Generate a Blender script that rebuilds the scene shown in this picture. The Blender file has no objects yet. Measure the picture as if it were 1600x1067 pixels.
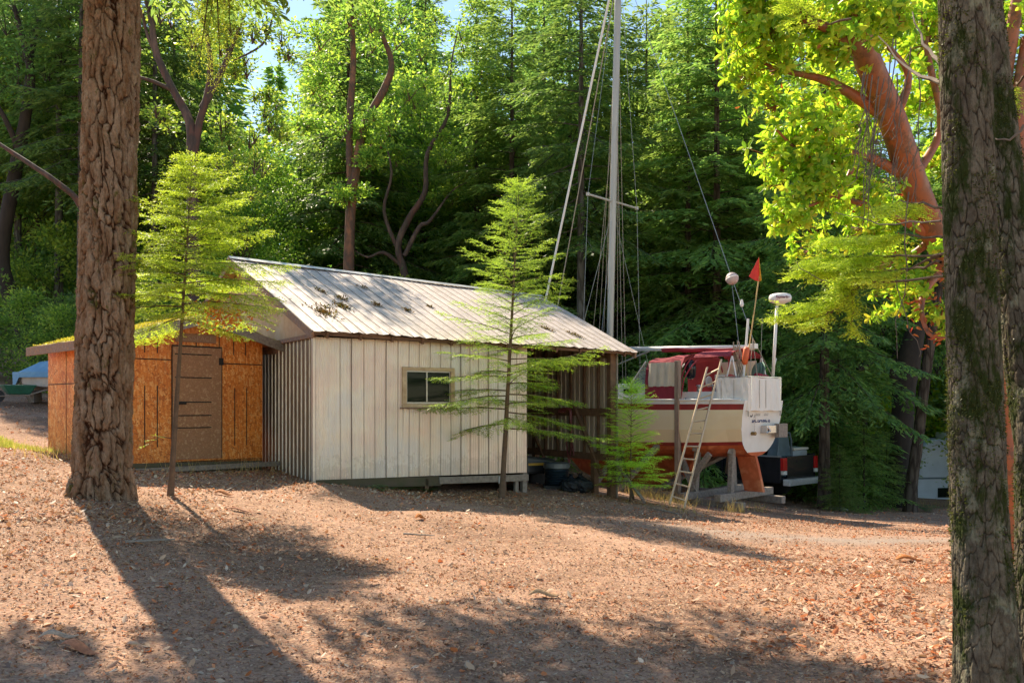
import bpy, bmesh, math, random
import numpy as np
from mathutils import Vector, Matrix, Quaternion

R = math.radians
rng = np.random.default_rng(7)
random.seed(7)
scene = bpy.context.scene
COL = scene.collection
F, HC, HY = 1320.0, 1.6, 630.0          # focal length (photo px), eye height (m), horizon row

def P(px, py, Y):                        # a photo pixel at depth Y as a world point
    return Vector(((px - 800) / F * Y, Y, HC + (HY - py) / F * Y))

# ------------------------------------------------------------------ objects
def tag(o, label=None, cat=None, group=None, kind=None):
    if label: o['label'] = label
    if cat: o['category'] = cat
    if group: o['group'] = group
    if kind: o['kind'] = kind
    return o

def empty(name, loc, rz=0, label=None, cat=None, group=None, kind=None):
    o = bpy.data.objects.new(name, None); COL.objects.link(o)
    o.location = loc; o.rotation_euler = (0, 0, rz); o.empty_display_size = .2
    return tag(o, label, cat, group, kind)

def mat_of(o):
    m = Matrix.Translation(o.location) @ o.rotation_euler.to_matrix().to_4x4()
    return mat_of(o.parent) @ m if o.parent else m

class MB:
    def __init__(s): s.v = []; s.f = []; s.m = []
    def poly(s, pts, mi=0):
        b = len(s.v); s.v += [tuple(p) for p in pts]; s.f.append(list(range(b, b + len(pts)))); s.m.append(mi)
    def hexa(s, p, mi=0):               # 8 corners: bottom 4 ccw, top 4 ccw
        b = len(s.v); s.v += [tuple(q) for q in p]
        for q in ((3, 2, 1, 0), (4, 5, 6, 7), (0, 1, 5, 4), (1, 2, 6, 5), (2, 3, 7, 6), (3, 0, 4, 7)):
            s.f.append([b + i for i in q]); s.m.append(mi)
    def box(s, x0, x1, y0, y1, z0, z1, mi=0):
        s.hexa([(x0, y0, z0), (x1, y0, z0), (x1, y1, z0), (x0, y1, z0), (x0, y0, z1), (x1, y0, z1), (x1, y1, z1), (x0, y1, z1)], mi)
    def beam(s, a, b, w, h, up=(0, 0, 1), mi=0):
        a = Vector(a); b = Vector(b); d = (b - a).normalized(); up = Vector(up)
        if abs(d.dot(up)) > .98: up = Vector((0, 1, 0))
        x = d.cross(up).normalized() * (w / 2); y = x.cross(d).normalized() * (h / 2)
        s.hexa([a - x - y, a + x - y, b + x - y, b - x - y, a - x + y, a + x + y, b + x + y, b - x + y], mi)
    def tube(s, pts, r, n=8, mi=0, cap=True, noise=0):
        pts = [Vector(p) for p in pts]; k = len(pts)
        rr = [r] * k if not hasattr(r, '__len__') else list(r)
        t0 = (pts[1] - pts[0]).normalized(); ref = Vector((1, 0, 0)) if abs(t0.x) < .8 else Vector((0, 1, 0))
        x = t0.cross(ref).normalized(); b = len(s.v)
        for i, p in enumerate(pts):
            t = (pts[min(i + 1, k - 1)] - pts[max(i - 1, 0)]).normalized()
            x = (x - t * x.dot(t)).normalized(); y = t.cross(x)
            for j in range(n):
                a = 2 * math.pi * j / n; q = rr[i] * (1 + (random.uniform(-noise, noise) if noise else 0))
                s.v.append(tuple(p + x * (math.cos(a) * q) + y * (math.sin(a) * q)))
        for i in range(k - 1):
            for j in range(n):
                s.f.append([b + i * n + j, b + i * n + (j + 1) % n, b + (i + 1) * n + (j + 1) % n, b + (i + 1) * n + j]); s.m.append(mi)
        if cap:
            s.f.append([b + j for j in range(n)][::-1]); s.m.append(mi)
            s.f.append([b + (k - 1) * n + j for j in range(n)]); s.m.append(mi)
    def lathe(s, prof, c=(0, 0, 0), axis=(0, 0, 1), n=16, mi=0):   # prof: (radius, height)
        ax = Vector(axis).normalized(); ref = Vector((1, 0, 0)) if abs(ax.x) < .8 else Vector((0, 1, 0))
        x = ax.cross(ref).normalized(); y = ax.cross(x); c = Vector(c); b = len(s.v); k = len(prof)
        for r_, h_ in prof:
            for j in range(n):
                a = 2 * math.pi * j / n
                s.v.append(tuple(c + ax * h_ + x * (math.cos(a) * r_) + y * (math.sin(a) * r_)))
        for i in range(k - 1):
            for j in range(n):
                s.f.append([b + i * n + j, b + i * n + (j + 1) % n, b + (i + 1) * n + (j + 1) % n, b + (i + 1) * n + j]); s.m.append(mi)
        s.f.append([b + j for j in range(n)][::-1]); s.m.append(mi)
        s.f.append([b + (k - 1) * n + j for j in range(n)]); s.m.append(mi)
    def prism(s, outline, y0, y1, mi=0, ax=1):     # outline in the two other axes, extruded along axis ax
        def mk(q, t):
            q = list(q); q.insert(ax, t); return tuple(q)
        b = len(s.v); n = len(outline)
        s.v += [mk(q, y0) for q in outline] + [mk(q, y1) for q in outline]
        s.f.append([b + i for i in range(n)]); s.m.append(mi)
        s.f.append([b + n + i for i in range(n)][::-1]); s.m.append(mi)
        for i in range(n):
            j = (i + 1) % n; s.f.append([b + i, b + n + i, b + n + j, b + j]); s.m.append(mi)
    def grid(s, pts, mi=0, thick=0):               # rows of points
        b = len(s.v); nr = len(pts); nc = len(pts[0])
        for row in pts: s.v += [tuple(q) for q in row]
        for i in range(nr - 1):
            for j in range(nc - 1):
                s.f.append([b + i * nc + j, b + i * nc + j + 1, b + (i + 1) * nc + j + 1, b + (i + 1) * nc + j]); s.m.append(mi)
    def build(s, name, mats, parent=None, world=False, smooth=False, bevel=0, thick=0, fix=True):
        me = bpy.data.meshes.new(name)
        vv = s.v
        if world and parent is not None:
            inv = mat_of(parent).inverted(); vv = [tuple(inv @ Vector(q)) for q in s.v]
        me.from_pydata(vv, [], s.f)
        for m in (mats if isinstance(mats, (list, tuple)) else [mats]): me.materials.append(m)
        me.polygons.foreach_set('material_index', s.m)
        if fix:
            bm = bmesh.new(); bm.from_mesh(me); bmesh.ops.recalc_face_normals(bm, faces=bm.faces); bm.to_mesh(me); bm.free()
        if smooth: me.polygons.foreach_set('use_smooth', [True] * len(me.polygons))
        me.update()
        o = bpy.data.objects.new(name, me); COL.objects.link(o)
        if parent is not None: o.parent = parent
        if thick:
            md = o.modifiers.new('t', 'SOLIDIFY'); md.thickness = thick; md.offset = 0
        if bevel:
            md = o.modifiers.new('b', 'BEVEL'); md.width = bevel; md.segments = 2; md.limit_method = 'ANGLE'
        return o

def np_mesh(name, V, nper, mat, parent=None, cols=None, faces=None):
    """V: (k*nper,3) points, every nper of them one polygon (or faces given)."""
    me = bpy.data.meshes.new(name); V = np.ascontiguousarray(V, dtype=np.float32)
    me.vertices.add(len(V)); me.vertices.foreach_set('co', V.ravel())
    if faces is None: faces = np.arange(len(V), dtype=np.int32).reshape(-1, nper)
    faces = np.ascontiguousarray(faces, dtype=np.int32); nf, k = faces.shape
    me.loops.add(nf * k); me.loops.foreach_set('vertex_index', faces.ravel())
    me.polygons.add(nf); me.polygons.foreach_set('loop_start', np.arange(nf, dtype=np.int32) * k)
    me.update(calc_edges=True)
    if cols is not None:
        ca = me.color_attributes.new('col', 'FLOAT_COLOR', 'POINT'); ca.data.foreach_set('color', np.ascontiguousarray(cols, dtype=np.float32).ravel())
    me.materials.append(mat)
    o = bpy.data.objects.new(name, me); COL.objects.link(o)
    if parent is not None: o.parent = parent
    return o

# ------------------------------------------------------------------ materials
def new_mat(name):
    m = bpy.data.materials.new(name); m.use_nodes = True; nt = m.node_tree; nt.nodes.clear()
    out = nt.nodes.new('ShaderNodeOutputMaterial'); b = nt.nodes.new('ShaderNodeBsdfPrincipled')
    nt.links.new(b.outputs[0], out.inputs[0]); return m, nt, b, out

def N(nt, t, **kw):
    n = nt.nodes.new('ShaderNode' + t)
    for k, v in kw.items():
        if k.startswith('i_'):
            kk = k[2:]; kk = int(kk) if kk.isdigit() else kk
            n.inputs[kk].default_value = v
        else: setattr(n, k, v)
    return n
def ramp(nt, fac, stops, mode='LINEAR'):
    r = nt.nodes.new('ShaderNodeValToRGB'); r.color_ramp.interpolation = mode
    e = r.color_ramp.elements
    while len(e) < len(stops): e.new(.5)
    for q, (p_, c) in zip(e, stops): q.position = p_; q.color = (*c, 1) if len(c) == 3 else c
    nt.links.new(fac, r.inputs[0]); return r.outputs[0]
def noise_tex(nt, vec, scale, detail=4, rough=.6, dist=0):
    n = N(nt, 'TexNoise'); n.inputs['Scale'].default_value = scale; n.inputs['Detail'].default_value = detail
    n.inputs['Roughness'].default_value = rough; n.inputs['Distortion'].default_value = dist
    nt.links.new(vec, n.inputs['Vector']); return n.outputs[0]
def coords(nt, stretch=(1, 1, 1), kind='Object'):
    tc = N(nt, 'TexCoord'); mp = N(nt, 'Mapping'); mp.inputs['Scale'].default_value = stretch
    nt.links.new(tc.outputs[kind], mp.inputs[0]); return mp.outputs[0]
def mix(nt, fac, a, b, mode='MIX'):
    m = N(nt, 'Mix', data_type='RGBA', blend_type=mode)
    for s_, i in ((fac, 0), (a, 6), (b, 7)):
        if isinstance(s_, (int, float)): m.inputs[i].default_value = s_
        elif isinstance(s_, tuple): m.inputs[i].default_value = (*s_, 1)
        else: nt.links.new(s_, m.inputs[i])
    return m.outputs[2]
def bump(nt, h, bs, strength=.5, dist=.02):
    b = N(nt, 'Bump'); b.inputs['Strength'].default_value = strength; b.inputs['Distance'].default_value = dist
    nt.links.new(h, b.inputs['Height']); nt.links.new(b.outputs[0], bs.inputs['Normal']); return b

def M(name, c1, c2=None, scale=6, stretch=(1, 1, 1), rough=.8, metal=0, bmp=.3, bdist=.005, detail=5, c3=None, spec=None, lo=.35, hi=.65):
    m, nt, b, out = new_mat(name); v = coords(nt, stretch)
    if c2 is None: c2 = tuple(x * .8 for x in c1)
    f = noise_tex(nt, v, scale, detail)
    stops = [(lo, c1), (hi, c2)] if c3 is None else [(lo, c1), (.5, c2), (hi, c3)]
    nt.links.new(ramp(nt, f, stops), b.inputs['Base Color'])
    b.inputs['Roughness'].default_value = rough; b.inputs['Metallic'].default_value = metal
    if spec is not None: b.inputs['Specular IOR Level'].default_value = spec
    if bmp: bump(nt, noise_tex(nt, v, scale * 3, 4), b, bmp, bdist)
    return m

def leaf_mat(name, cols, trans=.5, rough=.45, bright=1.0, attr=False, tcol=None):
    m, nt, b, out = new_mat(name)
    if attr:
        a = N(nt, 'Attribute', attribute_name='col'); c = a.outputs['Color']
    else:
        g = N(nt, 'NewGeometry'); k = len(cols)
        c = ramp(nt, g.outputs['Random Per Island'], [(i / max(1, k - 1), q) for i, q in enumerate(cols)])
        oi = N(nt, 'ObjectInfo'); hs = N(nt, 'HueSaturation')
        mr = N(nt, 'MapRange'); mr.inputs[3].default_value = .8 * bright; mr.inputs[4].default_value = 1.2 * bright
        nt.links.new(oi.outputs['Random'], mr.inputs[0]); nt.links.new(mr.outputs[0], hs.inputs['Value'])
        mr2 = N(nt, 'MapRange'); mr2.inputs[3].default_value = .485; mr2.inputs[4].default_value = .515
        nt.links.new(oi.outputs['Random'], mr2.inputs[0]); nt.links.new(mr2.outputs[0], hs.inputs['Hue'])
        nt.links.new(c, hs.inputs['Color']); c = hs.outputs[0]
    nt.links.new(c, b.inputs['Base Color']); b.inputs['Roughness'].default_value = rough
    b.inputs['Specular IOR Level'].default_value = .25
    if trans:
        t = N(nt, 'BsdfTranslucent'); mx = N(nt, 'MixShader'); mx.inputs[0].default_value = trans
        tc = mix(nt, 1.0, c, tcol or (1.0, 1.0, .55), 'MULTIPLY')
        hs2 = N(nt, 'HueSaturation'); hs2.inputs['Value'].default_value = 1.7; nt.links.new(tc, hs2.inputs['Color'])
        nt.links.new(hs2.outputs[0], t.inputs[0])
        nt.links.new(b.outputs[0], mx.inputs[1]); nt.links.new(t.outputs[0], mx.inputs[2]); nt.links.new(mx.outputs[0], out.inputs[0])
    return m

def bark_mat(name, plate, furrow, moss=None, scale=7, stretch=(1, 1, .22), mossamt=.5, bdist=.03, rough=.95, extra=None):
    m, nt, b, out = new_mat(name); v = coords(nt, stretch)
    w = noise_tex(nt, v, scale * .5, 3); wv = N(nt, 'VectorMath', operation='SCALE'); wv.inputs['Scale'].default_value = .25
    nn = N(nt, 'TexNoise'); nn.inputs['Scale'].default_value = scale * .7; nt.links.new(v, nn.inputs['Vector'])
    nt.links.new(nn.outputs['Color'], wv.inputs[0]); ad = N(nt, 'VectorMath', operation='ADD')
    nt.links.new(v, ad.inputs[0]); nt.links.new(wv.outputs[0], ad.inputs[1])
    vo = N(nt, 'TexVoronoi', feature='DISTANCE_TO_EDGE'); vo.inputs['Scale'].default_value = scale
    nt.links.new(ad.outputs[0], vo.inputs['Vector'])
    e = ramp(nt, vo.outputs[0], [(0, (0, 0, 0)), (.22, (1, 1, 1))])
    fine = noise_tex(nt, coords(nt, (1, 1, .4)), scale * 6, 6, .7)
    c = mix(nt, e, furrow, plate)
    c = mix(nt, .55, c, ramp(nt, fine, [(.3, (.35, .35, .35)), (.7, (1, 1, 1))]), 'MULTIPLY')
    if extra:
        c = mix(nt, ramp(nt, noise_tex(nt, coords(nt, (1, 1, .5)), 5, 3), [(.5, (0, 0, 0)), (.62, (.7, .7, .7))]), c, extra)
    if moss:
        mf = ramp(nt, noise_tex(nt, coords(nt, (1, 1, .6)), 5, 6, .7), [(.62 - mossamt * .3, (0, 0, 0)), (.7 - mossamt * .2, (1, 1, 1))])
        c = mix(nt, mf, c, moss)
    nt.links.new(c, b.inputs['Base Color']); b.inputs['Roughness'].default_value = rough; b.inputs['Specular IOR Level'].default_value = .15
    hsum = mix(nt, .35, e, fine)
    bump(nt, hsum, b, .9, bdist); return m

MT = {}
MT['bark_fir'] = bark_mat('bark_fir', (.26, .19, .13), (.10, .045, .02), scale=9, bdist=.02)
MT['bark_mossy'] = bark_mat('bark_mossy', (.17, .14, .10), (.035, .028, .02), moss=(.045, .06, .014), scale=22, stretch=(1, 1, .4), mossamt=.62, bdist=.012, extra=(.23, .23, .19))
MT['bark_far'] = bark_mat('bark_far', (.13, .10, .075), (.05, .035, .025), scale=6, stretch=(1, 1, .2))
MT['bark_grey'] = bark_mat('bark_grey', (.17, .16, .14), (.07, .06, .05), scale=6, stretch=(1, 1, .2))
MT['bark_young'] = M('bark_young', (.16, .10, .06), (.10, .065, .04), 14, rough=.9)
MT['bark_madrone_dark'] = M('bark_madrone_dark', (.12, .05, .035), (.05, .035, .028), 4, (1, 1, .3), rough=.8, c3=(.15, .09, .07))
MT['bark_madrone_far'] = M('bark_madrone_far', (.22, .075, .03), (.07, .04, .025), 2.5, (1, 1, .5), rough=.7, c3=(.26, .11, .05))
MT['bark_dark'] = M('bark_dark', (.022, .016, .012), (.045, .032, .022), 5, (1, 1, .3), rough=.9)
def madrone_bark():
    m, nt, b, out = new_mat('bark_madrone'); v = coords(nt, (1, 1, .5))
    f = noise_tex(nt, v, 3.2, 5, .6)
    c = ramp(nt, f, [(.3, (.22, .055, .02)), (.45, (.36, .10, .035)), (.58, (.26, .10, .05)), (.72, (.42, .23, .14))])
    p = noise_tex(nt, coords(nt), 9, 6, .7)
    c = mix(nt, ramp(nt, p, [(.52, (0, 0, 0)), (.57, (.85, .85, .85))]), c, (.15, .065, .035))
    nt.links.new(c, b.inputs['Base Color']); b.inputs['Roughness'].default_value = .5; bump(nt, p, b, .35, .01); return m
MT['bark_madrone'] = madrone_bark()
MT['fir_far'] = leaf_mat('fir_far', [(.075, .15, .055), (.115, .20, .065), (.17, .27, .08), (.26, .36, .10)], .52, tcol=(1, 1, .62))
MT['fir_far_light'] = leaf_mat('fir_far_light', [(.12, .21, .07), (.19, .29, .085), (.29, .39, .11)], .54, tcol=(1, 1, .62))
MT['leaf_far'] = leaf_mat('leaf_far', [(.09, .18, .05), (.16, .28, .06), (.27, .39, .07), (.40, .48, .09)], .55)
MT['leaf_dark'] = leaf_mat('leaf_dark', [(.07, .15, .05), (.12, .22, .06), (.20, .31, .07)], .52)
MT['fir_young'] = leaf_mat('fir_young', [(.10, .20, .04), (.24, .38, .06), (.36, .50, .08), (.46, .60, .10)], .5)
MT['fir_yellow'] = leaf_mat('fir_yellow', [(.10, .15, .03), (.24, .30, .045), (.40, .44, .06), (.50, .52, .08)], .5)
MT['leaf_red'] = leaf_mat('leaf_red', [(.5, .14, .05), (.6, .28, .08), (.4, .08, .03)], .4, tcol=(1, .8, .5))
MT['leaf_madrone'] = leaf_mat('leaf_madrone', [(.10, .20, .03), (.22, .37, .035), (.30, .44, .045), (.38, .50, .05), (.46, .54, .07), (.44, .37, .05)], .55, rough=.35)
MT['fern'] = leaf_mat('fern', [(.05, .13, .03), (.09, .2, .04)], .4)
MT['grass'] = leaf_mat('grass', [(.20, .24, .05), (.32, .34, .09), (.45, .40, .16)], .4)
MT['grass_dry'] = leaf_mat('grass_dry', [(.45, .33, .14), (.55, .42, .2), (.3, .27, .1)], .35)
MT['wood_grey'] = M('wood_grey', (.32, .27, .22), (.20, .16, .13), 5, (4, 4, 4), rough=.85)
MT['wood_brown'] = M('wood_brown', (.20, .11, .06), (.12, .065, .035), 8, rough=.85)
MT['wood_fascia'] = M('wood_fascia', (.34, .22, .16), (.22, .14, .10), 6, (2, 2, 2), rough=.85, c3=(.40, .20, .10))
MT['wood_tan'] = M('wood_tan', (.62, .42, .25), (.52, .32, .18), 2, rough=.8, c3=(.56, .40, .26))
MT['wood_moss'] = M('wood_moss', (.085, .08, .04), (.12, .09, .06), 5, rough=.95)
MT['black_line'] = M('black_line', (.02, .016, .012), rough=.8, bmp=0)
# ------------------------------------------------------------------ terrain
def _pt(px, py, Y): p = P(px, py, Y); return (p.x, p.y, p.z)
CTRL = [(-3, 2, .12), (0, 2, 0), (3, 2, 0), (-3, 5, .16), (0, 5, 0), (3, 5, .02), (6, 5, 0), (-7, 5, .5), (0, -6, 0), (-8, -6, .3), (8, -6, 0),
        _pt(160, 775, 10), _pt(265, 776, 10.4), _pt(300, 742, 13.2),  _pt(0, 700, 14), _pt(0, 800, 8.5), (-5.4, 14.0, .47), (-3.15, 13.5, .33),
        (-4.2, 14.6, .43), (-1.2, 12, .16), _pt(822, 768, 15.8), _pt(650, 768, 14.6), (1.8, 17, -.24), (3.4, 17, -.50), (5.5, 19, -.78), (7, 24, -1.25),
        _pt(1450, 800, 24), _pt(1000, 822, 12), _pt(1450, 882, 10), _pt(1590, 868, 9.6), _pt(0, 596, 28), _pt(60, 630, 24), _pt(40, 662, 20), _pt(75, 708, 16),
        (-22, 40, 4.2), (0, 30, .2), (-5, 25, .8), (15, 36, -2.1), (22, 55, -2.5), (-40, 60, 6), (40, 60, -3), (0, 70, .5), (0, 110, 1), (-60, 110, 8), (60, 110, -3),
        (-30, 20, 3), (-20, 5, 1.5), (20, 5, -.5), (30, 20, -1.5), (-30, -10, 1.5), (30, -10, -.5), (.8, 9, -.02), (-1.5, 9, .05)]
_C = np.array(CTRL, float)
def _U(r2): return r2 * np.log(r2 + 1e-9) * .5
_n = len(_C); _K = _U(((_C[:, None, :2] - _C[None, :, :2]) ** 2).sum(-1)) + np.eye(_n) * .3
_Pm = np.c_[np.ones(_n), _C[:, :2]]
_W = np.linalg.solve(np.block([[_K, _Pm], [_Pm.T, np.zeros((3, 3))]]), np.r_[_C[:, 2], 0, 0, 0])

def vnoise(x, y, seed=0):
    x = np.asarray(x, float); y = np.asarray(y, float)
    xi = np.floor(x).astype(np.int64); yi = np.floor(y).astype(np.int64); xf = x - xi; yf = y - yi
    def h(a, b):
        q = (a * 374761393 + b * 668265263 + seed * 1442695041) & 0x7fffffff
        q = ((q ^ (q >> 13)) * 1274126177) & 0x7fffffff
        return ((q ^ (q >> 16)) & 0xffff) / 65535.0
    u = xf * xf * (3 - 2 * xf); v = yf * yf * (3 - 2 * yf)
    return (h(xi, yi) * (1 - u) + h(xi + 1, yi) * u) * (1 - v) + (h(xi, yi + 1) * (1 - u) + h(xi + 1, yi + 1) * u) * v
def fbm(x, y, o=4, seed=0):
    s = 0; a = .5
    for i in range(o): s = s + a * vnoise(x * 2 ** i, y * 2 ** i, seed + i * 17); a *= .5
    return s

def G(x, y):
    x = np.asarray(x, float); y = np.asarray(y, float); sh = x.shape; q = np.stack([x.ravel(), y.ravel()], 1)
    z = np.zeros(len(q))
    for i in range(_n): z += _W[i] * _U(((q - _C[i, :2]) ** 2).sum(1))
    z += _W[_n] + q @ _W[_n + 1:_n + 3]
    d = np.hypot(q[:, 0], q[:, 1])
    lim = np.clip((d - 90) / 60, 0, 1); z = z * (1 - lim)
    z += .10 * np.exp(-(((q[:, 0] + 2.6) / .7) ** 2 + ((q[:, 1] - 12.5) / .5) ** 2))          # leaf mound at the shed corner
    z += .05 * (fbm(q[:, 0] * .9, q[:, 1] * .9, 3) - .45) + .02 * (fbm(q[:, 0] * 5, q[:, 1] * 5, 3, 5) - .45)
    return z.reshape(sh)
def g(x, y): return float(G(np.array([x]), np.array([y]))[0])
def gp(px, py):                          # where the sight line through a photo pixel meets the ground
    lo = 3.0
    for k in range(400):
        Y = lo + k * .1; p = P(px, py, Y)
        if p.z <= g(p.x, p.y): return p
    return P(px, py, lo + 40)

def axis_pts(parts):
    out = [parts[0][0]]
    for a, b, s in parts:
        n = max(1, int(round((b - a) / s))); out += list(np.linspace(a, b, n + 1)[1:])
    return np.array(out)
gx = axis_pts([(-160, -60, 20), (-60, -20, 2), (-20, -7, .4), (-7, 7, .05), (7, 20, .4), (20, 60, 2), (60, 160, 20)])
gy = axis_pts([(-60, -10, 10), (-10, 3, .5), (3, 13, .05), (13, 20, .12), (20, 40, .5), (40, 110, 3), (110, 260, 20)])
GX, GY = np.meshgrid(gx, gy)
GZ = G(GX, GY)
near = np.exp(-((GX / 9) ** 2)) * np.clip((16 - GY) / 4, 0, 1)
GZ += near * (.028 * (fbm(GX * 9, GY * 9, 3, 3) - .45) + .02 * (fbm(GX * 22, GY * 22, 2, 9) - .4))
nr, nc = GX.shape; idx = np.arange(nr * nc).reshape(nr, nc)
fc = np.stack([idx[:-1, :-1], idx[:-1, 1:], idx[1:, 1:], idx[1:, :-1]], -1).reshape(-1, 4)
def track_mask(x, y):
    yc = 12.35 + .02 * (x - 3) ** 2 * (x > 3); w = fbm(x * 1.2, y * 1.8, 3, 12) * .8
    return np.clip(1.35 - np.abs(y - yc) / .85 - w, 0, 1) * np.clip((x - .5) / 2.5, 0, 1) * np.clip((20 - x) / 6, 0, 1)
def ground_mat():
    m, nt, b, out = new_mat('dirt'); v = coords(nt)
    big = noise_tex(nt, v, .55, 5, .6); mid = noise_tex(nt, v, 5, 6, .7); fine = noise_tex(nt, v, 45, 5, .75)
    c = ramp(nt, big, [(.36, (.26, .155, .105)), (.5, (.42, .262, .182)), (.64, (.50, .315, .225))])
    c = mix(nt, .7, c, ramp(nt, mid, [(.3, (.55, .50, .46)), (.55, (1, 1, 1)), (.75, (1.0, .85, .72))]), 'MULTIPLY')
    c = mix(nt, .85, c, ramp(nt, fine, [(.32, (.35, .31, .29)), (.5, (.9, .88, .86)), (.68, (1, 1, 1))]), 'MULTIPLY')
    vo = N(nt, 'TexVoronoi'); vo.inputs['Scale'].default_value = 38; nt.links.new(v, vo.inputs['Vector'])
    chip = ramp(nt, vo.outputs['Color'], [(.0, (.30, .14, .08)), (.3, (.5, .3, .18)), (.6, (.14, .09, .06)), (.8, (.55, .40, .28)), (1, (.38, .26, .17))], 'CONSTANT')
    sel = ramp(nt, noise_tex(nt, v, 26, 3, .6), [(.52, (0, 0, 0)), (.56, (.75, .75, .75))])
    c = mix(nt, sel, c, chip)
    at = N(nt, 'Attribute', attribute_name='col'); c = mix(nt, at.outputs['Fac'], c, ramp(nt, fine, [(.3, (.20, .16, .13)), (.6, (.36, .29, .24)), (.75, (.45, .37, .31))]))
    # greener moss close to the trees on the left
    mo = ramp(nt, noise_tex(nt, v, 1.6, 5, .7), [(.66, (0, 0, 0)), (.74, (.6, .6, .6))]); c = mix(nt, mo, c, (.12, .12, .04))
    nt.links.new(c, b.inputs['Base Color']); b.inputs['Roughness'].default_value = .95; b.inputs['Specular IOR Level'].default_value = .15
    h = mix(nt, .5, fine, vo.outputs['Distance']); bump(nt, h, b, .9, .02); return m
ground = np_mesh('ground', np.stack([GX, GY, GZ], -1).reshape(-1, 3), 4, ground_mat(), faces=fc, cols=np.repeat(np.c_[track_mask(GX, GY).reshape(-1, 1) * .8], 4, 1))
tag(ground, kind='structure'); ground.data.polygons.foreach_set('use_smooth', [True] * len(ground.data.polygons))

# ------------------------------------------------------------------ foliage helpers
def nrm(a): return a / (np.linalg.norm(a, axis=-1, keepdims=True) + 1e-9)
def diamonds(Pp, D, Nn, L, W, fold=0.0, tip=.45):
    """one leaf-sized rhomb per row, root at Pp, along D, in the plane whose normal is Nn"""
    D = nrm(D); S = nrm(np.cross(D, Nn)); Nn = np.cross(S, D)
    L = np.broadcast_to(np.asarray(L, float), (len(Pp),))[:, None]; W = np.broadcast_to(np.asarray(W, float), (len(Pp),))[:, None]
    m_ = Pp + D * L * tip - Nn * fold * W
    return np.stack([Pp, m_ + S * W / 2, Pp + D * L - Nn * fold * L * .4, m_ - S * W / 2], 1).reshape(-1, 3)
def hexleaf(Pp, D, Nn, L, W, droop=.15):
    """two quads folded along the midrib, rounded outline"""
    D = nrm(D); S = nrm(np.cross(D, Nn)); Nn = np.cross(S, D)
    L = np.broadcast_to(np.asarray(L, float), (len(Pp),))[:, None]; W = np.broadcast_to(np.asarray(W, float), (len(Pp),))[:, None]
    a = Pp; b_ = Pp + D * L * .38 - Nn * droop * L * .1; c = Pp + D * L * .75 - Nn * droop * L * .5; e = Pp + D * L - Nn * droop * L
    up = Nn * W * .12
    l1 = b_ + S * W * .5 + up; l2 = c + S * W * .42 + up; r1 = b_ - S * W * .5 + up; r2 = c - S * W * .42 + up
    V = np.stack([a, l1, l2, e, r2, r1], 1); n = len(Pp); base = np.arange(n)[:, None] * 6
    f = np.concatenate([base + np.array([[0, 1, 2, 3]]), base + np.array([[0, 3, 4, 5]])], 1).reshape(-1, 4)
    return V.reshape(-1, 3), f

def twigs_to_mesh(mb, A, B, r): 
    for a, b in zip(A, B): mb.tube([a, b], [r, r * .4], n=3, cap=False)

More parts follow.
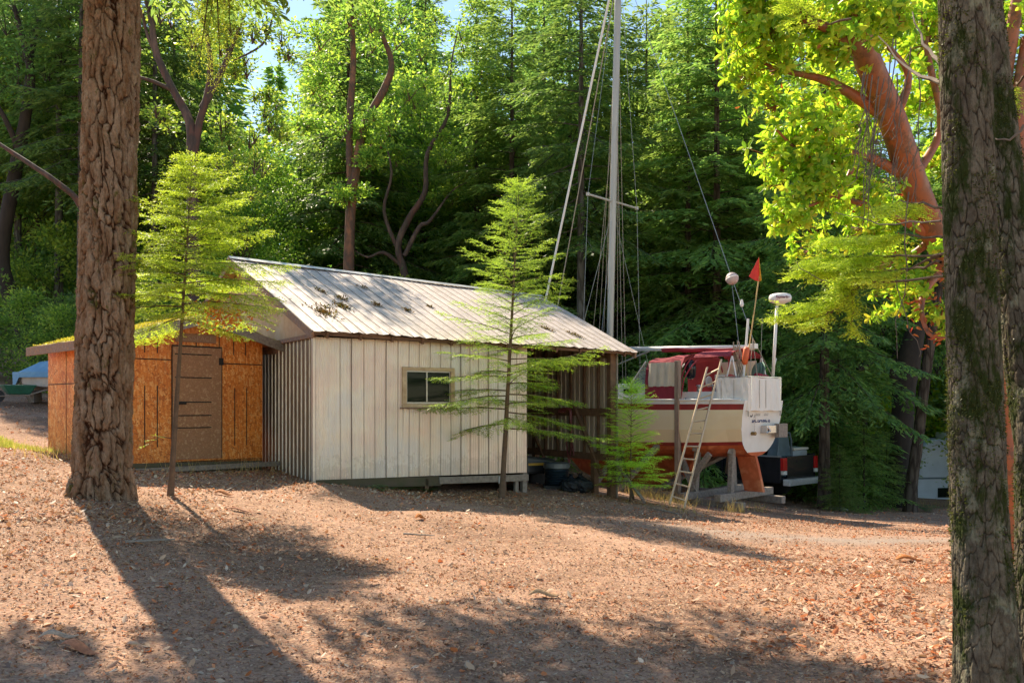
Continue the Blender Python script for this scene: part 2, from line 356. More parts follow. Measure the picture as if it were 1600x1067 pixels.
def conifer(seed, h, z0, Rr, nb, dens=.16, eL=.15, eW=.045, droop=.35, e0=(5, 35), lean=(0, 0), trunk_r=.2, near=False, low_curve=0, side_ang=52, top_open=0, flat=.5, sec=.55, vary=.6, asym=0, pw=.75):
    """arrays for a conifer of height h: returns (trunk MB, crown rhomb array)"""
    r = np.random.default_rng(seed); mb = MB()
    k = 12
    def axis(z): t = z / h; return np.array([lean[0] * t + low_curve * math.sin(t * 3.1), lean[1] * t, z])
    mb.tube([axis(h * i / k) for i in range(k + 1)], [trunk_r * (1 - .93 * i / k) * (1.25 if i == 0 else 1) for i in range(k + 1)], n=12 if near else 8, cap=False)
    Ps, Ds, Ls, Ns = [], [], [], []
    for i in range(nb):
        u = (i + r.random() * .8) / nb; u = u ** (.85); z = z0 + (h - z0) * u * .985
        reach = (Rr * (1 - u) ** pw * r.uniform(vary, 1.15) + .10 * Rr * (1 - u) + .05 * (h ** .5))
        az = i * 2.39996 + r.normal(0, .25); reach *= 1 + asym * math.cos(az - .2); el = R(e0[0] + (e0[1] - e0[0]) * u + r.normal(0, 5))
        T = np.linspace(0, 1, 7); hor = reach * T; zz = hor * math.tan(el) - droop * reach * T ** 2 + droop * .35 * reach * T ** 4
        dirh = np.array([math.cos(az), math.sin(az), 0]); sdr = np.array([-math.sin(az), math.cos(az), 0]); wob = r.normal(0, .03) * reach * T ** 2
        pts = axis(z)[None] + dirh[None] * hor[:, None] + np.array([0, 0, 1.])[None] * zz[:, None] + sdr[None] * wob[:, None]
        br = max(.004, trunk_r * .16 * (1 - u) ** .6 + .003) * (1.0 if not near else 1.2)
        mb.tube([pts[q] for q in (0, 2, 4, 6)], [br, br * .7, br * .45, br * .15], n=4, cap=False)
        ns = max(3, int(reach / dens)); tj = np.linspace(.12 + .1 * r.random(), 1, ns)
        for side in (-1, 1):
            t_ = np.clip(tj + r.normal(0, .02, ns), .08, 1.0)
            p = np.stack([np.interp(t_, T, pts[:, c]) for c in range(3)], 1)
            tan = nrm(np.stack([np.interp(np.clip(t_ + .05, 0, 1), T, pts[:, c]) for c in range(3)], 1) - np.stack([np.interp(np.clip(t_ - .05, 0, 1), T, pts[:, c]) for c in range(3)], 1))
            ang = R(side_ang) * side * (1 - .35 * t_) + r.normal(0, .12, ns)
            rt = nrm(np.cross(tan, [0, 0, 1.])); d = tan * np.cos(ang)[:, None] + rt * np.sin(ang)[:, None]
            d[:, 2] += -flat * .35 + r.normal(0, .10, ns)
            L = sec * reach * (1 - t_) * .9 * r.uniform(.7, 1.15, ns) + dens * 1.3
            Ps.append(p); Ds.append(nrm(d)); Ls.append(L); Ns.append(np.cross(nrm(d), rt) * 0 + np.array([0, 0, 1.]))
        Ps.append(pts[-2:-1]); Ds.append(nrm(pts[-1:] - pts[-2:-1])); Ls.append(np.array([reach * .2 + .08])); Ns.append(np.array([[0, 0, 1.]]))
    # leader
    if not top_open:
        Ps.append(axis(h * .9)[None]); Ds.append(np.array([[0, 0, 1.]])); Ls.append(np.array([h * .11])); Ns.append(np.array([[1., 0, 0]]))
    Pp = np.concatenate(Ps); D = np.concatenate(Ds); L = np.concatenate(Ls); Nn = np.concatenate(Ns)
    return mb, Pp, D, L, Nn

def far_elems(seed, Pp, D, L, Nn, step, eL, eW, jit=.35, hang=.25):
    r = np.random.default_rng(seed); cnt = np.maximum(2, (L / step).astype(int)); ii = np.repeat(np.arange(len(Pp)), cnt)
    off = np.concatenate([np.arange(c) / c for c in cnt]); s = np.where(r.random(len(ii)) < .5, -1, 1)
    sag = np.zeros((len(ii), 3)); sag[:, 2] = -hang * L[ii] * off ** 2
    p = Pp[ii] + D[ii] * (L[ii] * off)[:, None] + sag
    rt = nrm(np.cross(D[ii], Nn[ii])); a = R(38) * s + r.normal(0, .2, len(ii))
    d = D[ii] * np.cos(a)[:, None] + rt * np.sin(a)[:, None]; d[:, 2] -= hang * .6; d += r.normal(0, .12, d.shape)
    n = Nn[ii] + r.normal(0, jit, d.shape)
    return diamonds(p, d, n, eL * r.uniform(.6, 1.3, len(ii)), eW * r.uniform(.7, 1.3, len(ii)))

def needle_elems(seed, Pp, D, L, Nn, tw_step, tw_len, n_need, nL, nW, flat=True, sag=.1):
    """near conifers: twigs along each spray, needles along each twig"""
    r = np.random.default_rng(seed)
    cnt = np.maximum(1, (L / tw_step).astype(int)); ii = np.repeat(np.arange(len(Pp)), cnt)
    off = np.concatenate([(np.arange(c) + .4) / c for c in cnt]); s = np.tile([-1, 1], len(ii))[:len(ii)]
    q = Pp[ii] + D[ii] * (L[ii] * off)[:, None]; rt = nrm(np.cross(D[ii], Nn[ii]))
    a = R(48) * s + r.normal(0, .15, len(ii)); d = nrm(D[ii] * np.cos(a)[:, None] + rt * np.sin(a)[:, None]); d[:, 2] -= sag
    tl = np.minimum(tw_len * r.uniform(.6, 1.2, len(ii)), L[ii] * (1.15 - off) + .03)
    TP = np.concatenate([q, Pp]); TD = nrm(np.concatenate([d, D])); TL = np.concatenate([tl, L]); TN = np.concatenate([Nn[ii], Nn])
    # needles
    c2 = np.maximum(5, (TL / tw_len * n_need).astype(int)); jj = np.repeat(np.arange(len(TP)), c2)
    o2 = np.concatenate([np.linspace(.03, 1, c) for c in c2]); n = len(jj)
    p = TP[jj] + TD[jj] * (TL[jj] * o2)[:, None]; rt = nrm(np.cross(TD[jj], TN[jj])); up = np.cross(rt, TD[jj])
    if flat: phi = np.where(r.random(n) < .5, 0, np.pi) + r.normal(0, .35, n)
    else: phi = r.uniform(0, 2 * np.pi, n)
    lat = rt * np.cos(phi)[:, None] + up * np.sin(phi)[:, None]
    nd = nrm(TD[jj] * .75 + lat * 1.0 + r.normal(0, .08, (n, 3)))
    return diamonds(p, nd, up + r.normal(0, .2, up.shape), nL * r.uniform(.75, 1.15, n), nW), (TP, TD, TL)

def twig_ribbons(TP, TD, TL, w):
    n = np.tile([[0, 0, 1.]], (len(TP), 1)); return diamonds(TP, TD, n, TL, w, tip=.1)

def cloud_leaves(seed, C, S, per, L, W, up=.6):
    """broad leaves in clumps: C centres, S sizes"""
    r = np.random.default_rng(seed); ii = np.repeat(np.arange(len(C)), per); n = len(ii)
    o = r.normal(0, .45, (n, 3)); o[:, 2] *= .6
    p = C[ii] + o * S[ii][:, None]; d = nrm(o + r.normal(0, .35, (n, 3)) + np.array([0, 0, .1])); nn = r.normal(0, 1 - up, (n, 3)) + np.array([0, 0, up])
    return p, d, nn, L * r.uniform(.6, 1.25, n), W * r.uniform(.7, 1.2, n)

def broadleaf(seed, h, Rr, z0, nclump, per, L, W, cs=.6, trunk_r=.16):
    r = np.random.default_rng(seed); mb = MB(); pts = []
    x = y = 0.0
    for i in range(9):
        z = h * .8 * i / 8; pts.append((x, y, z)); x += r.normal(0, .035 * h * .3); y += r.normal(0, .035 * h * .3)
    mb.tube(pts, [trunk_r * (1 - .75 * i / 8) for i in range(9)], n=8, cap=False)
    C = []
    while len(C) < nclump:
        u = r.random(); z = z0 + (h - z0) * u; rad = Rr * (math.sin(math.pi * (.12 + .83 * u)) ** .7); a = r.uniform(0, 6.283); q = rad * math.sqrt(r.random())
        C.append((math.cos(a) * q, math.sin(a) * q, z))
    C = np.array(C); P0 = np.array(pts)
    for c in C[::2]:
        k = int(np.clip(c[2] / (h * .8) * 8 - r.uniform(.8, 2.2), 1, 8)); s_ = P0[k]; mid = (s_ + c) / 2 + r.normal(0, .15, 3)
        mb.tube([s_, mid, c], [trunk_r * .22, trunk_r * .13, .008], n=4, cap=False)
    p, d, nn, l, w = cloud_leaves(seed + 1, C, np.full(len(C), cs) * r.uniform(.7, 1.4, len(C)), per, L, W)
    return mb, diamonds(p, d, nn, l, w, .1)
# ------------------------------------------------------------------ main metal shed (local x along the long wall, y to the back)
RZ = math.atan2(.555, .832)
shed = empty('metal_shed', (-3.15, 13.5, 0), RZ, 'long shed clad in ribbed pale metal with a low sheet-metal roof and open bay', 'shed')
def metal_mat(name, base, base2, metal=.4, rough=.45, streak=.5, grime=(.30, .24, .18), tint=False):
    m, nt, b, out = new_mat(name); v = coords(nt)
    c = ramp(nt, noise_tex(nt, coords(nt, (1, 1, .35)), 1.6, 5), [(.35, base), (.65, base2)])
    st = ramp(nt, noise_tex(nt, coords(nt, (7, 7, .5)), 3, 5, .7), [(.5, (0, 0, 0)), (.75, (streak, streak, streak))])
    c = mix(nt, st, c, grime)
    sp = ramp(nt, noise_tex(nt, v, 30, 3, .8), [(.66, (0, 0, 0)), (.74, (.35, .35, .35))]); c = mix(nt, sp, c, grime)
    if tint:   # pinkish reflections painted into the sheet colour, plus mud splash towards the bottom
        pk = ramp(nt, noise_tex(nt, coords(nt, (1, 1, .6)), 1.3, 3), [(.42, (.80, .58, .50)), (.5, (.82, .74, .62)), (.6, (.66, .70, .74))])
        c = mix(nt, .35, c, pk)
        sx = N(nt, 'SeparateXYZ'); nt.links.new(v, sx.inputs[0]); mrz = N(nt, 'MapRange'); mrz.inputs[1].default_value = .35; mrz.inputs[2].default_value = 1.0; mrz.inputs[3].default_value = .62; mrz.inputs[4].default_value = .30; nt.links.new(sx.outputs[2], mrz.inputs[0])
        gt = N(nt, 'Math', operation='LESS_THAN'); nt.links.new(noise_tex(nt, coords(nt, (1, 1, .7)), 9, 7, .75), gt.inputs[0]); nt.links.new(mrz.outputs[0], gt.inputs[1]); ml = N(nt, 'Math', operation='MULTIPLY'); nt.links.new(gt.outputs[0], ml.inputs[0]); ml.inputs[1].default_value = .22
        c = mix(nt, ml.outputs[0], c, (.34, .25, .17))
    nt.links.new(c, b.inputs['Base Color']); b.inputs['Metallic'].default_value = metal
    rr = ramp(nt, noise_tex(nt, v, 4, 4), [(.3, (rough * .8,) * 3), (.7, (min(1, rough * 1.3),) * 3)]); nt.links.new(rr, b.inputs['Roughness'])
    bump(nt, noise_tex(nt, v, 2.2, 2), b, .35, .03); return m
MT['wall_metal'] = metal_mat('wall_metal', (.76, .66, .55), (.71, .615, .505), .3, .36, .16, (.45, .35, .25), tint=True)
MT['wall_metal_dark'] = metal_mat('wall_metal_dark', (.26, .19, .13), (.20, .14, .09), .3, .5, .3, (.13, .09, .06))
MT['rib_metal'] = metal_mat('rib_metal', (.62, .56, .48), (.52, .46, .38), .5, .4, .3)
MT['roof_metal'] = metal_mat('roof_metal', (.60, .52, .47), (.48, .41, .365), .25, .55, .8, (.20, .14, .10))
MT['inner_metal'] = metal_mat('inner_metal', (.62, .53, .42), (.50, .40, .30), .4, .5, .4, (.18, .12, .08))
MT['lap_and_shade'] = M('lap_and_shade', (.22, .175, .135), (.30, .24, .19), 6, rough=.9, bmp=0)

def ribbed(name, L, zb, zt, pitch, rib_w, rib_h, mat, parent, fx, fine=0, fine_h=0, s0=0, mats=None, rib_mi=0):
    """vertical sheet profile; fx(s, h, zt_fraction 0..1) -> point"""
    prof = []; s = s0; k = 0
    while s < L - 1e-6:
        e = min(L, s + pitch); prof += [(s, 0, 1), (min(L, s + rib_w * .3), rib_h, 1), (min(L, s + rib_w * .7), rib_h, 1), (min(L, s + rib_w), 0, 0)]
        if fine:
            q = s + rib_w + fine * .3
            while q + fine * .7 < e:
                prof += [(q, 0, 0), (q + fine * .25, fine_h, 0), (q + fine * .5, fine_h, 0), (q + fine * .7, 0, 0)]; q += fine
        s = e; k += 1
    prof.append((L, 0, 0)); mb = MB()
    rows = 7
    pts = [[fx(s_, h_, i / (rows - 1)) for s_, h_, _ in prof] for i in range(rows)]
    b = len(mb.v)
    for row in pts: mb.v += [tuple(q) for q in row]
    nc = len(prof)
    for i in range(rows - 1):
        for j in range(nc - 1):
            mb.f.append([b + i * nc + j, b + i * nc + j + 1, b + (i + 1) * nc + j + 1, b + (i + 1) * nc + j]); mb.m.append(rib_mi if prof[j][2] else 0)
    return mb.build(name, mats or mat, parent, fix=False)

ZT = 2.66
def wall_bottom(x): return .375 - .065 * x / 4.1
# front wall around the window opening: left part, right part, above and below
WX0, WX1, WZ0, WZ1 = 1.56, 2.52, 1.58, 2.17
def front(s0, s1, zb, zt, name='front_wall'):
    def fx(s, h, t):
        x = s0 + s; b_ = wall_bottom(x) if zb is None else zb
        return (x + .004 * math.sin(x * 9), -h - .006 * math.sin(x * 2.3 + t * 4), b_ + (zt - b_) * t)
    return fx
fw = MB()
segs = [(0, WX0, None, ZT), (WX1, 4.12, None, ZT), (WX0, WX1, None, WZ0), (WX0, WX1, WZ1, ZT)]
seam = [0.0, .42, .62, .83, 1.03, 1.24, 1.45, 1.66, 1.86, 2.07, 2.27, 2.48, 2.69, 2.87, 3.05, 3.27, 3.47, 3.68, 3.88]
for (a, b_, zb, zt) in segs:
    prof = []
    xs = sorted(set([a, b_] + [s for s in seam if a < s < b_]))
    for i in range(len(xs) - 1):
        u0, u1 = xs[i], xs[i + 1]
        if u0 in seam: prof += [(u0, .001, 0), (u0 + .005, .012, 1), (u0 + .013, .012, 0), (u0 + .018, 0, 0)]
        else: prof += [(u0, 0, 0)]
        q = u0 + .03
        while q + .03 < u1: prof += [(q, 0, 0), (q + .008, .0045, 0), (q + .020, .0045, 0), (q + .028, 0, 0)]; q += .042
    prof.append((b_, 0, 0)); nc = len(prof); base = len(fw.v); f_ = front(a, b_, zb, zt)
    for i in range(7): fw.v += [f_(s - a, h, i / 6) for s, h, _ in prof]
    for i in range(6):
        for j in range(nc - 1):
            fw.f.append([base + i * nc + j, base + i * nc + j + 1, base + (i + 1) * nc + j + 1, base + (i + 1) * nc + j]); fw.m.append(prof[j][2])
for xx in (.62, 1.24, 2.69, 3.27):
    fw.box(xx - .004, xx + .004, -.016, -.004, wall_bottom(xx) + .004, ZT - .01, 1)
fw.build('front_wall', [MT['wall_metal'], MT['lap_and_shade']], shed, fix=False)
# gable wall (x = 0 plane) with bold ribs
def gz(y): return 2.66 - .005 * y
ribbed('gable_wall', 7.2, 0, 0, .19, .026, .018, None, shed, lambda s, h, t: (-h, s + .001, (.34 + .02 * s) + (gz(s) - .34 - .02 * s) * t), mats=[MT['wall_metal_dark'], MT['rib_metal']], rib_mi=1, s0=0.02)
EAVE_Y, RIDGE_Y, FAR_Y = -.30, 3.86, 7.40
def roofz(x, y):
    ze = 2.73 - .10 * x / 6.5; zr = 4.43 - .22 * x / 7.2; zf = 3.44 - .2 * x / 7
    if y < RIDGE_Y: return ze + (zr - ze) * (y - EAVE_Y) / (RIDGE_Y - EAVE_Y)
    return zr + (zf - zr) * (y - RIDGE_Y) / (FAR_Y - RIDGE_Y)
gi = MB()
# plywood infill above the gable wall
ys = np.linspace(-.02, 7.2, 25)
for i in range(24):
    y0, y1 = ys[i], ys[i + 1]
    gi.hexa([(.012, y0, gz(y0) + .02), (.03, y0, gz(y0) + .02), (.03, y1, gz(y1) + .02), (.012, y1, gz(y1) + .02),
             (.012, y0, roofz(0, y0) - .06), (.03, y0, roofz(0, y0) - .06), (.03, y1, roofz(0, y1) - .06), (.012, y1, roofz(0, y1) - .06)])
gi.build('gable_infill', MT['wood_tan'], shed)
tr = MB(); tr.beam((-.035, -.05, gz(0) + .02), (-.035, 7.2, gz(7.2) + .02), .05, .07)
tr.build('gable_trim', MT['wood_fascia'], shed, bevel=.004)
ct = MB(); ct.box(-.045, .0, -.03, -.002, .33, 2.66); ct.box(-.045, -.024, -.0, .05, .33, 2.66)
ct.build('corner_trim', MT['wall_metal'], shed)
# roof sheets
def roof_side(y0, y1, x0a, x1a, x0b, x1b, name):
    prof = []; s = 0.0; W_ = 1.0
    nrib = 31; k = 0
    for k in range(nrib):
        u = k / nrib; du = 1 / nrib
        prof += [(u, 0, 1), (u + du * .04, .013, 0), (u + du * .10, .013, 0), (u + du * .14, 0, 0), (u + du * .55, .004, 0), (u + du * .6, .004, 0)]  # one flank of each rib coloured dark: lap edge and painted rib shadow
    prof.append((1, 0, 0)); mb = MB(); rows = 13; nc = len(prof)
    for i in range(rows):
        t = i / (rows - 1); y = y0 + (y1 - y0) * t; xa = x0a + (x0b - x0a) * t; xb = x1a + (x1b - x1a) * t
        for u, h, _ in prof:
            x = xa + (xb - xa) * u
            z = roofz(x, y) + h + .012 * math.sin(x * 1.7 + y * .9) + (.010 * math.sin(x * 23) if i == 0 else 0)
            mb.v.append((x, y + (.012 * math.sin(x * 31) if i == 0 else 0), z))
    for i in range(rows - 1):
        for j in range(nc - 1):
            mb.f.append([i * nc + j, i * nc + j + 1, (i + 1) * nc + j + 1, (i + 1) * nc + j]); mb.m.append(prof[j][2])
    o = mb.build(name, [MT['roof_metal'], MT['lap_and_shade']], shed, fix=False); return o
rf = roof_side(EAVE_Y, RIDGE_Y, -.16, 6.62, -.30, 7.22, 'roof')
rb = roof_side(RIDGE_Y, FAR_Y, -.30, 7.22, -.22, 6.9, 'roof')
cap = MB()
for i in range(24):
    xa, xb = -.31 + 7.53 * i / 24, -.31 + 7.53 * (i + 1) / 24
    for s in (-1, 1):
        q = .13
        A = [(xa, RIDGE_Y, roofz(xa, RIDGE_Y) + .045), (xb, RIDGE_Y, roofz(xb, RIDGE_Y) + .045), (xb, RIDGE_Y + s * q, roofz(xb, RIDGE_Y + s * q) + .035), (xa, RIDGE_Y + s * q, roofz(xa, RIDGE_Y + s * q) + .035)]
        cap.poly(A)
cp = cap.build('ridge_cap', metal_mat('cap_metal', (.75, .74, .74), (.6, .58, .56), .5, .35, .2), rf, fix=False, thick=.004)
# rake boards, rafters, purlins
rk = MB()
def rake(x, xr, y0, y1):
    n = 6
    for i in range(n):
        a, b_ = y0 + (y1 - y0) * i / n, y0 + (y1 - y0) * (i + 1) / n
        xa = x + (xr - x) * (a - y0) / (y1 - y0); xb = x + (xr - x) * (b_ - y0) / (y1 - y0)
        rk.beam((xa, a, roofz(xa, a) - .075), (xb, b_, roofz(xb, b_) - .075), .035, .12)
for q_ in ((-.14, -.27, EAVE_Y + .02, RIDGE_Y - .02), (-.27, -.19, RIDGE_Y + .02, FAR_Y), (6.58, 7.15, EAVE_Y + .02, RIDGE_Y - .02)):
    rk = MB(); rake(*q_); rk.build('rake_board', MT['wood_fascia'], shed)
# soffit under the left overhang
sf = MB()
for (y0, y1, xa, xb) in ((EAVE_Y + .05, RIDGE_Y, -.13, -.25), (RIDGE_Y, FAR_Y - .1, -.25, -.17)):
    sf.poly([(xa, y0, roofz(xa, y0) - .035), (.01, y0, roofz(0, y0) - .035), (.01, y1, roofz(0, y1) - .035), (xb, y1, roofz(xb, y1) - .035)])
sf.build('soffit', MT['wood_tan'], shed, thick=.01)
for i in range(12):
    x = .12 + i * .565; m = MB()
    m.beam((x, EAVE_Y + .05, roofz(x, EAVE_Y + .05) - .075), (x, RIDGE_Y, roofz(x, RIDGE_Y) - .075), .045, .10)
    m.build('rafter', MT['wood_brown'], shed, bevel=.003)
m = MB(); m.beam((-.1, EAVE_Y + .09, roofz(0, EAVE_Y) - .03), (6.55, EAVE_Y + .09, roofz(6.5, EAVE_Y) - .03), .03, .05); m.build('purlin', MT['wood_brown'], shed)
# moss and needle clumps lying on the roof sheets
mr_ = np.random.default_rng(4); pts_ = []
for (cx, cy, sx, sy, n) in ((.42, .70, .09, .36, 300), (.60, 1.0, .05, .2, 70), (.95, 1.15, .06, .2, 200), (1.15, 1.7, .05, .16, 90), (1.75, 1.5, .04, .12, 80), (2.3, 1.3, .03, .12, 60), (.9, 2.1, .04, .2, 60), (3.0, 1.7, .03, .1, 40), (5.2, .9, .06, .2, 90), (5.7, .6, .05, .25, 90), (2.0, 2.7, .04, .12, 40)):
    q = mr_.normal(0, 1, (n, 2)) * [sx, sy * .5]; q[:, 0] -= q[:, 1] * .12; pts_.append(q + [cx, cy])
pts_ = np.concatenate(pts_); zz = np.array([roofz(a, b_) + .012 for a, b_ in pts_])
pp = np.c_[pts_, zz]; dd = mr_.normal(0, 1, (len(pp), 3)); dd[:, 2] = np.abs(dd[:, 2]) * .5
MT['roof_moss'] = leaf_mat('roof_moss', [(.16, .09, .03), (.28, .15, .04), (.22, .20, .04), (.12, .06, .03)], .1)
np_mesh('moss', diamonds(pp, dd, mr_.normal(0, .4, dd.shape) + [0, 0, 1], mr_.uniform(.03, .07, len(pp)), .03), 4, MT['roof_moss'], rf)
# sill beam, posts, floor edge
sb = MB(); sb.beam((-.02, .03, wall_bottom(0) - .06), (2.3, .03, wall_bottom(2.3) - .10), .06, .16, mi=0); sb.build('sill_beam', MT['wood_moss'], shed, bevel=.005)
sb = MB(); sb.beam((2.25, -.01, wall_bottom(2.3) - .085), (4.14, -.01, wall_bottom(4.1) - .095), .05, .12); sb.build('sill_beam', MT['wood_grey'], shed, bevel=.005)
for x, w_, zt in ((2.02, .07, .3), (3.62, .08, .22), (4.08, .10, .3), (3.9, .07, .25), (.06, .1, .3)):
    p = MB(); wv = shed.location; gg = -.55
    p.box(x - w_ / 2, x + w_ / 2, .0, w_, gg, zt); p.build('post', MT['wood_grey'] if x > 3.8 else MT['wood_brown'], shed, bevel=.004)
p = MB(); p.box(6.16, 6.30, .0, .12, -.7, 2.62); p.build('corner_post', MT['wood_brown'], shed, bevel=.006)
p = MB(); p.box(6.31, 6.35, -.01, .07, -.7, 2.58); p.build('corner_post', MT['wood_grey'], shed, bevel=.006)
# inner partition, far end wall with studs, back wall
p = MB(); p.box(4.11, 4.14, .02, 7.1, -.05, 2.75); p.build('partition', MT['wood_brown'], shed)
ribbed('end_wall', 7.1, 0, 0, .16, .03, .012, None, shed, lambda s, h, t: (6.24 + h, s + .12, .58 + (roofz(6.3, s) - .06 - .58) * t), mats=[MT['inner_metal'], MT['inner_metal']])
ribbed('back_wall', 6.2, 0, 0, .205, .05, .02, None, shed, lambda s, h, t: (s, 7.2 + h, .3 + (3.36 - .3) * t), mats=[MT['inner_metal'], MT['inner_metal']])
st = MB()
for i in range(9):
    y = .45 + i * .46; st.box(6.19, 6.235, y - .03, y + .03, .5, roofz(6.2, y) - .1)
for i in range(9): st.box(6.17, 6.188, .14, 4.6, 1.34, 1.50) if i == 0 else None
st.box(6.17, 6.22, .14, 5, 2.52, 2.6); st.beam((6.15, 1.9, -.1), (6.15, 3.0, 1.4), .05, .06, (1, 0, 0)); st.beam((6.15, .25, .1), (6.15, 1.2, 1.6), .05, .08, (1, 0, 0))
st.build('studs', MT['wood_brown'], shed, bevel=.003)
st = MB(); st.box(6.15, 6.27, .5, .62, -.6, .6); st.box(6.15, 6.27, 2.6, 2.72, -.6, .6); st.box(6.15, 6.25, .12, 7, .44, .58); st.build('base_rail', MT['wood_brown'], shed)
# window
wn = MB(); t_ = .05
for (a, b_, c, d) in ((WX0 - .03, WX1 + .03, WZ1 - .01, WZ1 + t_), (WX0 - .03, WX1 + .03, WZ0 - t_, WZ0 + .01), (WX0 - .03, WX0 + t_, WZ0 + .012, WZ1 - .012), (WX1 - t_, WX1 + .03, WZ0 + .012, WZ1 - .012)):
    wn.box(a, b_, -.045, .03, c, d)
wn = wn.build('window', M('frame_paint', (.66, .50, .32), (.46, .32, .19), 7, rough=.8), shed, bevel=.004)
m = MB(); m.box(WX0 - .06, WX1 + .06, -.07, .0, WZ0 - .075, WZ0 - .052); m.build('sill', MT['wood_fascia'], wn)
m = MB(); MT['alu'] = M('alu', (.55, .52, .47), (.45, .42, .38), 8, rough=.35, metal=.6)
ia, ib, ic, id_ = WX0 + .052, WX1 - .052, WZ0 + .013, WZ1 - .013; mid = ia + (ib - ia) * .46
for (a, b_, c, d) in ((ia, ib, id_ - .02, id_), (ia, ib, ic, ic + .028), (ia, ia + .015, ic + .03, id_ - .022), (ib - .015, ib, ic + .03, id_ - .022), (mid - .012, mid + .012, ic + .03, id_ - .022)):
    m.box(a, b_, -.02, .005, c, d)
m.build('sash', MT['alu'], wn)
def glass(name, c=(.02, .03, .025), rough=.04, alpha=None):
    mm, nt, b, out = new_mat(name); b.inputs['Base Color'].default_value = (*c, 1); b.inputs['Roughness'].default_value = rough
    b.inputs['Specular IOR Level'].default_value = .8
    if alpha: b.inputs['Alpha'].default_value = alpha
    return mm
MT['glass_dark'] = glass('glass_dark', (.012, .018, .012), .08)
MT['glass_dark'].node_tree.nodes['Principled BSDF'].inputs['Specular IOR Level'].default_value = .12
for a, b_ in ((ia + .015, mid - .012), (mid + .012, ib - .015)):
    m = MB(); m.poly([(a, -.006, ic + .028), (b_, -.006, ic + .028), (b_, -.006, id_ - .02), (a, -.006, id_ - .02)]); m.build('pane', MT['glass_dark'], wn)
m = MB(); m.box(3.46, 3.56, -.06, -.03, .14, .27); m.lathe([(.03, 0), (.03, .012), (.012, .014)], (3.51, -.06, .2), (0, -1, 0), 12, 1)
m.build('outlet_box', [M('paint_grey', (.5, .48, .44), rough=.6), MT['black_line']], shed, bevel=.004)

# ------------------------------------------------------------------ OSB shed
def osb_mat():
    m, nt, b, out = new_mat('osb'); v = coords(nt)
    acc = None
    for k, (rot, sc) in enumerate(((15, (9, 9, 38)), (70, (10, 10, 36)), (-38, (11, 11, 34)), (-75, (8, 8, 40)))):
        m0 = N(nt, 'Mapping'); m0.inputs['Rotation'].default_value = (R(rot), R(rot), 0); nt.links.new(v, m0.inputs[0]); mp = N(nt, 'Mapping'); mp.inputs['Scale'].default_value = sc; nt.links.new(m0.outputs[0], mp.inputs[0])
        vo = N(nt, 'TexVoronoi'); vo.inputs['Scale'].default_value = 1.0; nt.links.new(mp.outputs[0], vo.inputs['Vector'])
        c = ramp(nt, vo.outputs['Color'], [(0, (.48, .115, .012)), (.35, (.70, .19, .02)), (.6, (.80, .26, .035)), (.82, (.90, .46, .15)), (1, (.38, .075, .01))], 'CONSTANT' if k == 2 else 'LINEAR')
        if acc is None: acc = c
        else:
            sel = ramp(nt, noise_tex(nt, v, 9 + 4 * k, 2), [(.49, (0, 0, 0)), (.51, (1, 1, 1))]); acc = mix(nt, sel, acc, c)
    gr = ramp(nt, noise_tex(nt, v, 1.2, 4), [(.4, (1, 1, 1)), (.72, (.72, .62, .55))]); acc = mix(nt, .8, acc, gr, 'MULTIPLY')
    nt.links.new(acc, b.inputs['Base Color']); b.inputs['Roughness'].default_value = .6; bump(nt, noise_tex(nt, v, 25, 4), b, .3, .004); return m
MT['osb'] = osb_mat()
MT['door_grey'] = M('door_grey', (.40, .20, .10), (.29, .14, .065), 22, rough=.8, c3=(.46, .26, .14))
cab = empty('plywood_shed', (-4.37, 14.79, 0), math.atan2(.713, .70), 'small orange strand-board shed with a mossy roof and brown door', 'shed')
# local: x along the front (right corner x=0, left corner x=-WD), y to the back
WD, DP, WT = 2.26, 3.87, 2.56
RP = 3.02
cw = MB()
def rz_(x): return 2.60 + (RP - 2.60) * (1 - abs(x + WD / 2) / (WD / 2 + .3)) + .0
front_o = [(-WD, .66), (0, .60), (0, rz_(0) - .05), (-WD / 2, RP - .05), (-WD, rz_(-WD) - .05)]
cw.prism(front_o, 0, .03, ax=1)
cw.box(-WD, -WD + .03, .031, DP, .66, rz_(-WD) - .05); cw.box(-.03, 0, .031, DP, .6, rz_(0) - .05)
cw.prism([(x, z) for x, z in front_o], DP + .001, DP + .03, ax=1)
cwo = cw.build('wall', MT['osb'], cab)
ln = MB()
def vl(x, z0, z1): ln.box(x - .007, x + .007, -.006, -.002, z0, z1)
def hl(x0, x1, z): ln.box(x0, x1, -.005, -.0015, z - .008, z + .008)
hl(-.76, -.0, 2.27); hl(-WD, -1.62, 2.30)
for x in (-.30, -.52): vl(x, .88, 1.86); vl(x - .02, 2.42, rz_(x) - .14)
for x in (-WD + .22, -WD + .42): vl(x, .9, 1.88); vl(x, 2.4, rz_(x) - .12)
vl(-.80, 2.38, rz_(-.8) - .16); vl(-1.2, 2.42, 2.75)
for (y0, y1, z) in ((.03, DP, 1.95),): ln.box(-WD - .005, -WD - .0015, y0, y1, z - .008, z + .008)
for y in (.9, 1.25, 2.13, 2.9): ln.box(-WD - .005, -WD - .0015, y - .006, y + .006, .7, rz_(-WD) - .1)
ln.build('slot_lines', MT['black_line'], cab)  # raised dark strips standing in for the dark of recessed slots and joints
DX0, DX1 = -1.60, -.77
dr = MB(); dr.box(DX0, DX1, -.030, -.004, .68, 2.52)
dr = dr.build('door', MT['door_grey'], cab, bevel=.004)
dl = MB()
for z, a in ((2.40, .1), (2.02, .22), (1.62, .22), (1.40, .2), (1.20, .18)): dl.box(DX0 + .03, DX1 - .18, -.037, -.032, z - .009, z + .009)
